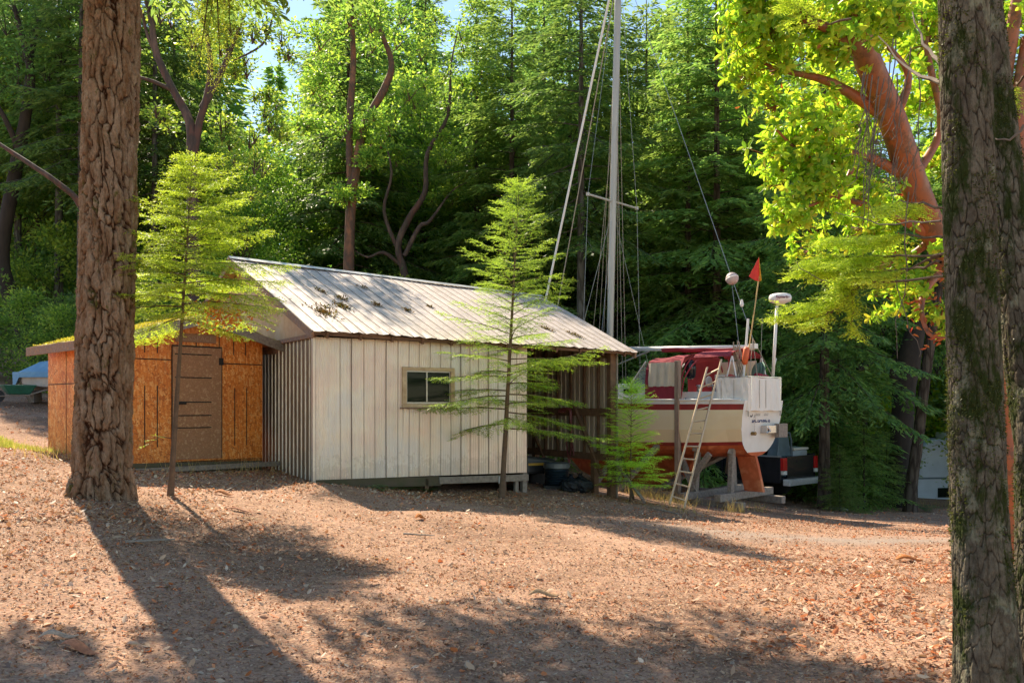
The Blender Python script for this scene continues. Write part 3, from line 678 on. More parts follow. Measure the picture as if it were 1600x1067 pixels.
dl.box(DX0 - .012, DX1 + .012, -.020, -.0065, 2.523, 2.545); dl.box(DX1 + .002, DX1 + .016, -.020, -.0065, .68, 2.52); dl.box(DX0 - .016, DX0 - .002, -.02, -.0065, .68, 2.52)
dl.build('grooves', MT['black_line'], dr)
m = MB(); m.box(DX1 - .05, DX1 + .03, -.042, -.0375, 2.24, 2.36); m.build('hinge', MT['black_line'], dr)
m = MB(); m.box(DX0 + .02, DX0 + .22, -.045, -.038, 1.58, 1.63); m.tube([(DX0 + .05, -.05, 1.6), (DX0 + .05, -.09, 1.6), (DX0 + .16, -.09, 1.6), (DX0 + .16, -.05, 1.6)], .008, 6); m.build('handle', MT['black_line'], dr)
sg = MB(); sg.box(-1.56, -.86, -.022, -.003, 2.60, 2.74); sg = sg.build('name_board', M('board', (.34, .19, .10), (.26, .14, .075), 8), cab, bevel=.003)
def text(s, size, mat, parent, mtx, name='lettering', ext=.001, shear=0, squash=1, bold=0):
    cu = bpy.data.curves.new('t', 'FONT'); cu.body = s; cu.size = size; cu.extrude = ext; cu.align_x = 'CENTER'; cu.shear = shear; cu.offset = bold; cu.space_character = 1.05
    to = bpy.data.objects.new('t', cu); COL.objects.link(to); bpy.context.view_layer.update()
    me = bpy.data.meshes.new_from_object(to.evaluated_get(bpy.context.evaluated_depsgraph_get())); bpy.data.objects.remove(to)
    me.transform(Matrix.Diagonal((squash, 1, 1, 1))); me.transform(mtx); me.materials.clear(); me.materials.append(mat)
    o = bpy.data.objects.new(name, me); COL.objects.link(o); o.parent = parent; return o
RX = Matrix.Rotation(R(90), 4, 'X')
text('L S/SPACE', .115, M('paint_faded', (.42, .27, .20), (.3, .18, .1), 40, bmp=0), sg, Matrix.Translation((-1.18, -.0245, 2.63)) @ RX)
# roof
MT['mossroof'] = M('mossroof', (.40, .30, .05), (.22, .16, .05), 9, rough=1, bmp=.8, bdist=.03, c3=(.50, .38, .07), detail=8)
rp = MB()
for s in (-1, 1):
    xe = -WD / 2 + s * (WD / 2 + .3)
    n = 10; nx = 10
    def pt(i, j, o): 
        y = -.28 + (DP + .5) * j / n; x = -WD / 2 + (xe + WD / 2) * i / nx
        return (x, y, rz_(x) + o + .012 * math.sin(x * 9 + y * 5))
    rp.grid([[pt(i, j, .045) for i in range(nx + 1)] for j in range(n + 1)]); rp.grid([[pt(i, j, .02) for i in range(nx + 1)] for j in range(n + 1)])
    rp.poly([pt(i, 0, .02) for i in range(nx + 1)] + [pt(i, 0, .045) for i in range(nx, -1, -1)])
    rp.poly([pt(nx, j, .02) for j in range(n + 1)] + [pt(nx, j, .045) for j in range(n, -1, -1)])
crf = rp.build('roof', MT['mossroof'], cab, fix=False)
mq = np.random.default_rng(9); n_ = 9000; mx_ = mq.uniform(-WD - .28, .28, n_); my_ = mq.uniform(-.27, DP + .2, n_)
keep = fbm(mx_ * 2.2, my_ * 2.2, 4, 3) > .42; mx_ = mx_[keep]; my_ = my_[keep]
mp_ = np.c_[mx_, my_, [rz_(x) + .045 for x in mx_]]; dd = mq.normal(0, 1, mp_.shape); dd[:, 2] = np.abs(dd[:, 2]) + .3
MT['moss_tuft'] = leaf_mat('moss_tuft', [(.35, .30, .04), (.50, .42, .06), (.28, .20, .05)], .3)
np_mesh('moss', diamonds(mp_, dd, mq.normal(0, 1, dd.shape), mq.uniform(.025, .06, len(mp_)), .022), 4, MT['moss_tuft'], crf)
for s in (-1, 1):
    xe = -WD / 2 + s * (WD / 2 + .3); m = MB()
    # barge board standing in the front plane of the overhang
    y = -.30; a = (-WD / 2, rz_(-WD / 2) + .03); b_ = (xe, rz_(xe) + .03); h_ = .15
    m.prism([a, b_, (b_[0], b_[1] - h_), (a[0], a[1] - h_)], y, y + .035, ax=1)
    m.build('barge_board', MT['wood_grey'], cab, bevel=.004)
m = MB(); xe = -WD - .3; m.box(xe - .03, xe, -.29, DP + .2, rz_(xe) - .12, rz_(xe) + .035); m.build('fascia', MT['wood_fascia'], cab, bevel=.004)
m = MB(); xe = .3; m.box(xe, xe + .03, -.26, DP + .2, rz_(xe) - .12, rz_(xe) + .035); m.build('fascia', MT['wood_fascia'], cab, bevel=.004)
m = MB()
for s in (-1, 1):
    x0 = -WD / 2; x1 = -WD / 2 + s * (WD / 2 + .28)
    m.poly([(x0, -.26, rz_(x0) + .01), (x1, -.26, rz_(x1) + .01), (x1, DP + .2, rz_(x1) + .01), (x0, DP + .2, rz_(x0) + .01)])
m.build('soffit', MT['osb'], cab, thick=.008)
m = MB(); m.box(-WD + .02, .5, -.14, -.04, .50, .58, 1); m.box(-WD, .0, .0, .06, .30, .66); m.box(-WD, -WD + .06, .07, DP, .5, .68); m.build('base_boards', [MT['wood_moss'], MT['wood_grey']], cab, bevel=.006)
m = MB(); m.box(-WD - .25, -WD - .05, -.1, .35, .3, .62); m.build('base_block', M('conc', (.4, .36, .3), (.3, .26, .2), 8), cab, bevel=.02)
# ------------------------------------------------------------------ sailing boat on its cradle
# local: x forward (to the bow), y to port (the side we see), origin under the middle of the transom
BO = Vector((5.41, 18.42, 0)); BF = Vector((-.67, .743, 0)).normalized(); BRZ = math.atan2(BF.y, BF.x)
boat = empty('sailing_boat', BO, BRZ, 'cream sailing boat with red stripes, maroon canvas and a tall mast, propped up on land', 'boat')
MT['gel_cream'] = M('gel_cream', (.88, .73, .48), (.84, .68, .44), 2, rough=.35, bmp=0)
MT['gel_white'] = M('gel_white', (.84, .81, .76), (.78, .74, .68), 3, rough=.4, bmp=0)
MT['stripe_red'] = M('stripe_red', (.34, .035, .03), (.26, .03, .025), 4, rough=.45, bmp=0)
MT['antifoul'] = M('antifoul', (.62, .15, .05), (.48, .10, .03), 3, rough=.75, c3=(.66, .22, .09), bmp=.3)
MT['canvas_red'] = M('canvas_red', (.36, .035, .05), (.28, .028, .04), 4, rough=.85, bmp=.3)
MT['canvas_cream'] = M('canvas_cream', (.80, .69, .52), (.70, .59, .43), 3, rough=.7, bmp=.3, bdist=.01)
MT['cloth_white'] = M('cloth_white', (.86, .82, .75), (.78, .73, .65), 3, (1, 1, .4), rough=.8, bmp=.3)
MT['mast_alu'] = M('mast_alu', (.46, .43, .37), (.38, .36, .31), 2, (3, 3, .3), rough=.4, metal=.3, bmp=0)
MT['rope'] = M('rope', (.40, .35, .27), (.3, .25, .19), 30, rough=.9, bmp=0)
MT['wire'] = M('wire', (.35, .34, .32), rough=.4, metal=.6, bmp=0)
MT['steel'] = M('steel', (.62, .61, .6), (.5, .5, .5), 6, rough=.25, metal=.9, bmp=0)
MT['rubber'] = M('rubber', (.025, .025, .027), (.04, .04, .04), 8, rough=.8)
MT['black_paint'] = M('black_paint', (.012, .014, .018), (.02, .02, .025), 3, rough=.2, bmp=0)
MT['clear'] = glass('clear', (.55, .6, .55), .1, alpha=.35)
ZS, ZB = 1.66, .44
LOA = 7.6
def hb(t):      # half beam
    u = t / LOA; return .80 + .44 * math.sin(min(1, u * 1.7) * math.pi / 2) * (1 if u < .45 else 1) - 1.24 * max(0, (u - .45) / .55) ** 2.1
def zbot(t): u = t / LOA; return ZB + .30 * max(0, 1 - u * 4) ** 2 * 0 - .12 * math.sin(math.pi * min(1, u * 1.2)) + max(0, u - .7) ** 2 * 9
def zsh(t): u = t / LOA; return ZS + .42 * max(0, u - .25) ** 1.5
zl = [0, .06, .16, .28, .5, .72, .78, .845, .92, .97, 1.0]   # fraction from sheer to bottom, stripe bounds inside
def ring(t, k):
    zs, zb = zsh(t), zbot(t); f = zl[k]
    z = zs - (zs - zb) * f; b = hb(t) * (1 - f ** (3.2 if t < .5 else 4.8)) ** (.5 if t < .5 else .42) * (1 - .04 * (1 - f)) + (.0)
    return max(b, .012), z
hm = MB(); ts = [0, .35, .8, 1.4, 2.1, 2.9, 3.8, 4.7, 5.6, 6.4, 7.0, 7.4, LOA]
for side in (1, -1):
    rows = []
    for t in ts:
        rake_ = lambda z: (-.10 + .16 * (ZS - z)) if t == 0 else 0
        rows.append([(t + rake_(ring(t, k)[1]), side * ring(t, k)[0], ring(t, k)[1]) for k in range(len(zl))])
    for i in range(len(ts) - 1):
        for k in range(len(zl) - 1):
            mi = {0: 1, 1: 2, 2: 2, 3: 0, 4: 0, 5: 0}.get(k, 3)
            if k == 1: mi = 2
            if k == 2: mi = 0
            if k == 5: mi = 2
            mi = 3 if k >= 6 else mi
            hm.poly([rows[i][k], rows[i + 1][k], rows[i + 1][k + 1], rows[i][k + 1]], mi)
# transom
tr_ = [(-.10 + .16 * (ZS - ring(0, k)[1]), ring(0, k)[0], ring(0, k)[1]) for k in range(len(zl))]
for k in range(len(zl) - 1):
    a, b_ = tr_[k], tr_[k + 1]; hm.poly([(a[0] - .004, a[1], a[2]), (a[0] - .004, -a[1], a[2]), (b_[0] - .004, -b_[1], b_[2]), (b_[0] - .004, b_[1], b_[2])], 1 if k < 8 else 3)
# deck
for i in range(len(ts) - 1):
    a, b_ = ts[i], ts[i + 1]; za, zb_ = zsh(a) - .001, zsh(b_) - .001
    hm.poly([(a - (.1 if i == 0 else 0), hb(a) * .96, za), (b_, hb(b_) * .96, zb_), (b_, -hb(b_) * .96, zb_), (a - (.1 if i == 0 else 0), -hb(a) * .96, za)], 1)
hull = hm.build('hull', [MT['gel_cream'], MT['gel_white'], MT['stripe_red'], MT['antifoul']], boat, fix=False)
# toe rail
m = MB()
for s in (1, -1): m.tube([(t, s * hb(t) * .965, zsh(t) + .015) for t in ts[:-1]], .022, 6)
m.build('toe_rail', MT['gel_white'], boat)
# keel and rudder
m = MB(); m.prism([(1.6, .46), (6.0, .42), (5.3, -.15), (4.6, -.42), (2.5, -.42), (1.9, -.1)], -.09, .09); m.build('keel', MT['antifoul'], boat, bevel=.02)
m = MB(); m.prism([(.20, .80), (.62, .70), (.52, .25), (.36, -.33), (-.10, -.33), (.04, .25)], -.045, .045); m.build('rudder', MT['antifoul'], boat, bevel=.01)
m = MB(); m.box(-.20, -.08, -.80, -.44, .85, 1.15); m.box(-.16, .02, -.435, -.02, .95, 1.12, 1); m.tube([(-.14, -.05, 1.10), (-.19, -.1, 1.0), (-.14, -.02, .96)], .022, 6, 1)
m.build('outboard_bracket', [MT['wood_grey'], MT['steel'], M('brass', (.25, .16, .06), rough=.4, metal=.7)], boat, bevel=.005)
m = MB(); m.tube([(-.09, .33, 1.35), (-.05, .32, .98)], .006, 5, 0); m.lathe([(.04, -.04), (.04, .06)], (-.03, .32, .95), (-1, 0, 0), 10, 1); m.build('drain_plug', [MT['steel'], M('brass2', (.25, .16, .06), rough=.4, metal=.7)], boat)
# names on the transom
def on_transom(y, z):   # text plane facing aft, x axis pointing to starboard (away from the port side)
    x = -.10 + .16 * (ZS - z) - .012
    r_ = Matrix(((0, 0, -1, x), (-1, 0, 0, y), (0, 1, 0, z), (0, 0, 0, 1))); return r_
MT['ink'] = M('ink', (.05, .045, .05), rough=.7, bmp=0); MT['ink_faint'] = M('ink_faint', (.40, .38, .36), rough=.7, bmp=0); MT['ink_blue'] = M('ink_blue', (.03, .05, .16), rough=.7, bmp=0)
text('S', .21, MT['ink'], hull, on_transom(.44, 1.31), shear=.35, bold=.004)
text('pler', .15, MT['ink_faint'], hull, on_transom(.20, 1.33), shear=.4); text('did', .13, M('ink_ghost', (.52, .50, .48), rough=.7, bmp=0), hull, on_transom(-.14, 1.33), shear=.4)
text('SALTSPRING IS', .105, MT['ink_blue'], hull, on_transom(.02, 1.19), bold=.004)
for y_ in (.62, -.66): m = MB(); m.box(-.115, -.10, y_, y_ + .025, 1.32, 1.52); m.build('strap', MT['wire'], boat)
# white wind cloth round the stern
m = MB(); z0, z1 = 1.44, 2.15; zc = 1.8
path = [(.62, .735), (.52, .725), (.42, .715), (.3, .70), (.02, .69), (-.12, .66), (-.15, .60), (-.16, .3), (-.16, 0), (-.16, -.3), (-.15, -.6), (-.10, -.67), (.1, -.69), (.5, -.72), (1.0, -.78)]
fine = []
for i in range(len(path) - 1):
    for q in range(4): u = q / 4; fine.append((path[i][0] * (1 - u) + path[i + 1][0] * u, path[i][1] * (1 - u) + path[i + 1][1] * u))
fine.append(path[-1])
m.grid([[(x + .01 * math.sin(i * 1.7 + k), y + .008 * math.sin(i * 1.3 + k * 2), z0 + (z1 - z0) * k / 5 + .008 * math.sin(i * .8)) for i, (x, y) in enumerate(fine)] for k in range(6)])
m.build('stern_cloth', MT['cloth_white'], boat, thick=.006)
m = MB(); m.tube([(x, y * .98, 2.17) for x, y in path], .014, 6)
for x, y in (path[0], path[4], path[6], path[10], path[12], path[-1]): m.tube([(x, y * .97, 1.62), (x, y * .97, 2.17)], .012, 6)
m.build('stern_rail', MT['steel'], boat)
# lacing marks on the cloth
m = MB()
for x, y in ((.5, .728), (.2, .70), (-.175, .3), (-.175, .05)): m = MB(); m.box(x - .004, x + .004, y + .0, y + .008, 1.5, 2.1); m.build('cloth_seam', MT['rope'], boat)
# cabin, coamings
m = MB(); m.hexa([(2.5, -.72, ZS), (6.1, -.5, 1.85), (6.1, .5, 1.85), (2.5, .72, ZS), (2.55, -.62, 2.06), (5.7, -.42, 2.12), (5.7, .42, 2.12), (2.55, .62, 2.06)])
m.build('cabin', MT['gel_white'], boat, bevel=.03)
for x in (2.9, 3.7, 4.5):
    m = MB(); y_ = .665 - (x - 2.5) * .055; m.box(x, x + .42, y_ - .012, y_ + .022, 1.84, 1.95); m.build('portlight', MT['glass_dark'], boat, bevel=.01)
m = MB(); m.box(.25, 2.5, .48, .60, ZS, 1.86); m.box(.25, 2.5, -.60, -.48, ZS, 1.86); m.box(.6, 1.1, -.3, .1, ZS, 2.25); m.lathe([(.0, 0), (.10, 0), (.13, .02), (.13, .04)], (1.3, 0, 2.1), (1, 0, 0), 16)
m.build('coaming', MT['gel_white'], boat, bevel=.02)
# canvas shelter (dodger): maroon with a clear-cream side panel
def hood(x0, x1, zlo, zhi, w, mi=0):
    pass
m = MB(); prof = [(.84, 1.68), (.83, 2.1), (.80, 2.45), (.70, 2.64), (.45, 2.72), (0, 2.75), (-.45, 2.72), (-.70, 2.64), (-.80, 2.45), (-.83, 2.1), (-.84, 1.68)]
xs_ = [1.50, 1.62, 1.85, 2.1, 2.35, 2.52]
def hp(i, k):
    x = xs_[i]; y, z = prof[k]; sag = .035 * math.sin((x - 1.5) * 9) * (1 if z > 2.4 else .3); lean_ = (z - 1.68) * -.02
    return (x + lean_, y + .012 * math.sin(x * 31 + z * 5), z - abs(sag) - .05 * (x - 1.5))
m.grid([[hp(i, k) for k in range(len(prof))] for i in range(len(xs_))])
m.build('spray_hood', MT['canvas_red'], boat, smooth=False, thick=.008)
m = MB(); m.grid([[(1.58 + .82 * i / 12 + .012 * math.sin(k), .872 + .028 * math.sin(i * 1.9 + k * .35 + math.sin(k)), 1.98 + .55 * k / 6) for i in range(13)] for k in range(7)])
m.build('side_curtain', MT['canvas_cream'], boat, smooth=True)
m = MB(); m.grid([[(1.56 + .90 * i / 12, .868 + .010 * math.sin(i * 2.4) + .02 * (1 - k / 3), 1.66 + .33 * k / 3) for i in range(13)] for k in range(4)])
m.build('side_skirt', MT['canvas_red'], boat, smooth=True)
m = MB(); m.poly([(2.55, .82, 1.9), (3.15, .66, 1.98), (2.56, .74, 2.55)]); m.poly([(3.15, .66, 2.0), (2.56, .74, 2.55), (2.56, -.74, 2.55), (3.15, -.66, 2.0)]); m.build('windscreen', MT['clear'], boat)
m = MB(); m.tube([(3.17, .67, 1.98), (2.55, .76, 2.58)], .015, 6); m.tube([(3.17, -.67, 1.98), (2.55, -.76, 2.58)], .015, 6); m.tube([(3.17, .67, 2.0), (3.17, -.67, 2.0)], .015, 6)
m.tube([(2.6, .8, 1.98), (4.8, .7, 2.06)], .013, 6); m.build('windscreen_frame', MT['gel_white'], boat)
# hoops aft of the shelter
def hoop(x0, x1, z1, name):
    m = MB(); pts = []
    for i in range(17):
        a = math.pi * i / 16; pts.append((x0 + (x1 - x0) * math.sin(a), .83 * math.cos(a) if abs(math.cos(a)) < .98 else .83 * math.copysign(1, math.cos(a)), 1.7 + (z1 - 1.7) * math.sin(a) ** .55))
    m.tube(pts, .016, 6); m.build(name, MT['canvas_red'], boat)
hoop(1.50, 1.05, 2.78, 'hoop'); hoop(1.50, 1.42, 2.74, 'hoop')
m = MB(); m.grid([[(.35 + .95 * i / 5, .62 * math.cos(math.pi * k / 8), 2.62 + .16 * math.sin(math.pi * k / 8)) for i in range(6)] for k in range(9)]); m.build('awning', MT['canvas_red'], boat, thick=.01)
m = MB()
for s in (1, -1): m = MB(); m.tube([(.1, s * .62, 1.7), (.32, s * .58, 2.62)], .016, 6); m.tube([(.55, s * .64, 1.7), (.33, s * .58, 2.62)], .016, 6); m.build('awning_frame', MT['gel_white'], boat)
# back panels inside (starboard clear curtains), seen through the open side
m = MB(); m.grid([[(.55 + 1.0 * i / 6, -.74 + .015 * math.sin(i * 2), 1.72 + .85 * k / 3) for i in range(7)] for k in range(4)]); m.build('side_curtain', MT['canvas_cream'], boat, thick=.004)
# mast, boom, spreaders, rigging
MX = 4.37
mast_base = Vector((MX, 0, 2.05)); top = Vector((MX - .10, -.28, 13.2))
m = MB(); pts = [mast_base.lerp(top, i / 8) for i in range(9)]; m.tube(pts, .088, 14); mast = m.build('mast', MT['mast_alu'], boat, smooth=True)
def mz(z): return mast_base.lerp(top, (z - 2.05) / (13.2 - 2.05))
m = MB(); s_ = mz(6.78); NS = s_ + Vector((.0, .95, .03)); FS = s_ + Vector((.0, -.95, -.03)); m.tube([NS, s_ + Vector((0, .08, 0))], .028, 6); m.tube([s_ - Vector((0, .08, 0)), FS], .028, 6)
m.lathe([(.045, -.04), (.045, .04)], NS, (0, 0, 1), 8); m.lathe([(.045, -.04), (.045, .04)], FS, (0, 0, 1), 8); m.build('spreader', MT['mast_alu'], mast)
bm_ = MB(); bm_.tube([mz(2.98) + Vector((-.1, 0, 0)), (.12, .05, 2.82)], .055, 10); boom = bm_.build('boom', MT['gel_white'], boat, smooth=True)
m = MB(); m.grid([[(.3 + 2.3 * i / 10, .07 * math.sin(math.pi * k / 4 - 1.57) + .05, 2.80 + .012 * i - .09 * math.sin(math.pi * k / 4) + .01 * math.sin(i * 1.7)) for i in range(11)] for k in range(5)]); m.build('sail_cover', MT['canvas_red'], boom, thick=.01)
m = MB(); m.box(.06, .22, -.02, .12, 2.79, 2.90); m.build('boom_end', MT['gel_white'], boom, bevel=.01)
def wire(a, b_, r=.0045, mt='wire', name='stay'):
    m = MB(); a = Vector(a); b_ = Vector(b_); k = 6; m.tube([a.lerp(b_, i / k) for i in range(k + 1)], r, 5); return m.build(name, MT[mt], boat)
wire(top, (LOA - .15, 0, 2.0), .032, 'gel_white', 'furled_sail'); wire(top - Vector((0, 0, .4)), (LOA - .9, .1, 2.0), .014, 'rope', 'halyard')
wire(top, NS); wire(NS, (MX - .1, 1.15, 1.75)); wire(top, FS); wire(FS, (MX - .1, -1.15, 1.75))
wire(mz(6.6), (MX + .5, 1.12, 1.75)); wire(mz(6.6), (MX - .6, -1.15, 1.75)); wire(mz(6.6), (MX - .6, 1.15, 1.75))
for k, (dx, dy, zt) in enumerate(((.14, .12, 12.6), (.25, .2, 12.2), (-.16, -.14, 12.5), (-.4, -.2, 12), (.4, .35, 9.5), (-.55, .1, 10))): wire(mz(zt), (MX + dx, dy, 2.1), .0065, 'rope', 'halyard')
for k in range(3): wire((MX - 1.3 - .05 * k, .1, 2.86), (MX + 1.1, .35 + .08 * k, 2.05), .012, 'rope', 'vang')
# backstay with its bridle and the ball reflector
bs_top = top; bs_b = Vector((.12, .1, 3.02)); wire(bs_top, bs_b, .007, 'wire', 'backstay')
for s in (.5, -.4, .2): wire(bs_b, (-.05, s, 2.2), .008, 'rope', 'bridle')
bp = bs_top.lerp(bs_b, .866)
m = MB(); m.lathe([(.14 * math.sin(math.pi * i / 12) + .001, -.14 * math.cos(math.pi * i / 12)) for i in range(13)], bp, (bs_top - bs_b).normalized(), 20)
m.lathe([(.146, -.012), (.146, .012)], bp, (bs_top - bs_b).normalized(), 20, 1)
m.build('radar_reflector', [M('plastic_pink', (.55, .44, .40), (.45, .36, .33), 6, rough=.5), MT['gel_white']], boat, smooth=True)
wire(bp - Vector((0, 0, .14)), (.22, .42, 2.55), .005, 'wire', 'signal_line')
m = MB(); m.lathe([(.03, 0), (.045, .05), (.02, .16)], bs_top.lerp(bs_b, .93), (0, 0, 1), 8); m.build('block', MT['gel_white'], boat)
# stern gear
def W(px, py, Y): return mat_of(boat).inverted() @ P(px, py, Y)
a = W(1207, 600, 18.9); b_ = W(1214, 478, 18.9); m = MB(); m.tube([a, b_], .035, 10); m.tube([W(1204, 598, 18.9), W(1213, 560, 18.9)], .012, 6); rpole = m.build('radar_pole', MT['gel_white'], boat, smooth=True)
c = W(1219, 466, 18.9); m = MB(); m.lathe([(.06, -.16), (.11, -.12), (.225, -.08), (.245, -.03), (.245, .03), (.22, .075), (.15, .1), (.02, .108)], c, (0, 0, 1), 28); rd = m.build('radar_dome', MT['gel_white'], rpole, smooth=True)
dirw = (mat_of(boat).inverted().to_3x3() @ Vector((-1, 0, 0)))     # reading direction for a viewer on the camera side
xw = (mat_of(boat).inverted().to_3x3() @ Vector((1, .05, 0))).normalized(); yw = Vector((0, 0, 1)); zw = xw.cross(yw)
text('Raymarine', .083, M('ink_red', (.16, .03, .05), rough=.6, bmp=0), rd, Matrix(((xw.x, yw.x, zw.x, c.x + zw.x * .248 - xw.x * .03), (xw.y, yw.y, zw.y, c.y + zw.y * .248 - xw.y * .03), (xw.z, yw.z, zw.z, c.z - .022), (0, 0, 0, 1))), squash=.85, bold=.003)
# flag pole with orange float
m = MB(); m.tube([W(1162, 604, 18.3), W(1186, 432, 18.3)], .014, 6); fp = m.build('marker_pole', M('pole_yellow', (.62, .42, .16), rough=.5, bmp=0), boat)
m = MB(); m.tube([W(1161, 600, 18.28), W(1169, 498, 18.28)], .026, 8); m.build('pole_sleeve', MT['gel_white'], fp)
m = MB(); ax = (W(1186, 432, 18.3) - W(1162, 604, 18.3)).normalized(); m.lathe([(.035, -.19), (.065, -.15), (.068, .15), (.035, .19)], W(1165, 556, 18.24), ax, 14); m.build('float', M('orange', (.75, .13, .03), rough=.5, bmp=0), fp, smooth=True)
m = MB(); A = W(1186, 402, 18.3); B = W(1170, 432, 18.3); C = W(1181, 444, 18.3); D = W(1190, 438, 18.25); E = W(1187, 440, 18.3)
m.poly([A, B, W(1179, 438, 18.25), E], 0); m.poly([A, E, D], 1); m.build('flag', [M('flag_red', (.75, .04, .02), rough=.7, bmp=0), M('flag_yellow', (.85, .45, .03), rough=.7, bmp=0)], fp, thick=.004)
m = MB(); m.tube([W(1188, 590, 18.9), W(1191, 496, 18.9)], .005, 5); m.build('aerial', MT['wire'], boat)
# folded fold-up crab ring / netting
m = MB(); cc = W(1188, 580, 18.7)
for q in range(3): m.lathe([(.20 - .02 * q, q * .03), (.20 - .02 * q + .012, q * .03 + .006), (.20 - .02 * q, q * .03 + .012)], cc + Vector((q * .03, 0, 0)), (.6, 1, .25), 20)
for q in range(9): a_ = math.pi * q / 9; m.tube([cc + Vector((math.cos(a_) * .1, 0, math.sin(a_) * .2)), cc - Vector((math.cos(a_) * .1, 0, math.sin(a_) * .2))], .004, 4)
m.build('net_hoop', M('net_green', (.22, .36, .28), rough=.8, bmp=0), boat)
m = MB(); m.lathe([(.02, -.22), (.085, -.2), (.09, .2), (.02, .22)], W(1190, 590, 18.6), (0, 1, .1), 12); m.build('rolled_cover', MT['canvas_red'], boat, smooth=True)
m = MB(); rr = np.random.default_rng(3)
for k in range(9):
    x0 = W(1152 + rr.uniform(-7, 3), 530 + rr.uniform(0, 18), 18.5); x1 = W(1148 + k * 2.5, 592, 18.5); m.tube([x0, (x0 + x1) / 2 + Vector((rr.normal(0, .04), rr.normal(0, .04), 0)), x1], .014, 5)
m.build('coiled_lines', MT['rope'], boat)
m = MB(); m.lathe([(.01, -.05), (.11, -.02), (.11, .02), (.01, .05)], W(1141, 588, 18.5), (0, 0, 1), 12); m.build('fender', M('fender_red', (.6, .08, .06), rough=.5, bmp=0), boat, smooth=True)
# outboard and winch at the open side
m = MB(); q = W(1079, 577, 19.2); m.lathe([(.05, -.22), (.10, -.18), (.13, 0), (.12, .16), (.05, .22)], q, (0, .1, 1), 12); m.build('outboard_motor', MT['black_paint'], boat, smooth=True)
for x in (1.2, .8):
    m = MB(); m.lathe([(.06, 0), (.05, .04), (.045, .10), (.07, .13), (.07, .15)], (x, .55, 1.86), (0, 0, 1), 14)
    m.build('winch', MT['steel'], boat, smooth=True)
m = MB(); m.tube([(1.38, .80, 1.72), (1.34, .86, 1.7), (1.38, .90, 1.5), (1.5, .88, 1.1), (1.44, .92, .8), (1.40, .9, .1), (1.4, .95, -.5)], .008, 5); m.tube([(1.15, .8, 1.72), (1.12, .88, 1.66), (1.02, .9, 1.3), (.9, .9, 1.05)], .008, 5); m.build('shore_cable', MT['rubber'], boat)

# cradle -------------------------------------------------------------
cr = empty('boat_cradle', BO, BRZ, 'weathered timber cradle and props under the hull of the boat', 'boat stand')
def gl(x, y): w = mat_of(cr) @ Vector((x, y, 0)); return g(w.x, w.y)
MT['wood_prop'] = M('wood_prop', (.36, .26, .19), (.25, .175, .125), 6, (4, 4, 1), rough=.85)
for x, y in ((1.15, .78), (1.15, -.78), (.35, .62), (3.2, 1.0), (3.2, -1.0)):
    m = MB(); z0 = gl(x, y) + .12; m.beam((x, y, z0), (x, y * .86, .62), .11, .11, (1, 0, 0)); m.build('post', MT['wood_grey'], cr, bevel=.006)
m = MB(); m.beam((1.50, .93, gl(1.5, .93)), (1.47, .98, 2.55), .11, .11, (1, 0, 0)); m.build('tall_prop', MT['wood_prop'], cr, bevel=.006)
m = MB(); z0 = gl(1, .7)
for (a, b_) in (((-.1, .8, z0 + .06), (3.4, .8, z0 + .14)), ((-.1, -.8, z0 + .08), (3.4, -.8, z0 + .12)), ((1.15, 1.3, z0 + .2), (1.15, -1.2, z0 + .25)), ((.35, 1.1, z0 + .22), (.35, -1.0, z0 + .25))): m.beam(a, b_, .16, .16)
m.build('base_beams', MT['wood_grey'], cr, bevel=.01)
m = MB()
for (a, b_) in (((1.15, .80, z0 + .3), (1.65, .72, .55)), ((.75, .80, .5), (1.15, .80, 0.0)), ((2.9, 1.5, z0 + .1), (2.0, .85, .75)), ((3.7, 1.6, z0), (3.1, .9, .6)), ((1.15, .8, .58), (1.15, -.8, .58)), ((.35, .6, .55), (1.15, -.5, .0)), ((2.6, .6, z0 + .1), (1.3, -.6, .4))): m.beam(a, b_, .09, .12, (1, 0, 0))
m.build('braces', MT['wood_grey'], cr, bevel=.006)

# ladder --------------------------------------------------------------
f1 = gp(1046, 787); f2 = gp(1067, 795)
Yl = 16.9; A0 = P(1046, 787, Yl); B0 = P(1068, 796, Yl - .05); A1 = P(1105, 574, 18.0); B1 = P(1127, 562, 17.9)
lad = empty('ladder', (A0 + B0) / 2, 0, 'tan-grey metal ladder with many rungs leaning against the stern of the boat', 'ladder')
MT['ladder'] = M('ladder', (.60, .47, .32), (.48, .36, .24), 12, rough=.5, metal=.25)
for a, b_ in ((A0, A1), (B0, B1)):
    m = MB(); m.beam(a, b_, .032, .06, (0, 1, 0)); m.build('rail', MT['ladder'], lad, world=True, bevel=.003)
for i in range(11):
    t = .055 + i * .088; m = MB(); m.tube([A0.lerp(A1, t), B0.lerp(B1, t)], .017, 8); m.build('rung', MT['ladder'], lad, world=True)

# ------------------------------------------------------------------ pickup
TR = Vector((7.67, 24, 0)); tf = Vector((-.66, .75, 0)).normalized(); TRZ = math.atan2(tf.y, tf.x)
zg = -1.24
truck = empty('pickup_truck', (7.67, 24, zg), TRZ, 'black pickup truck with a chrome rear bumper parked behind the boat', 'pickup')
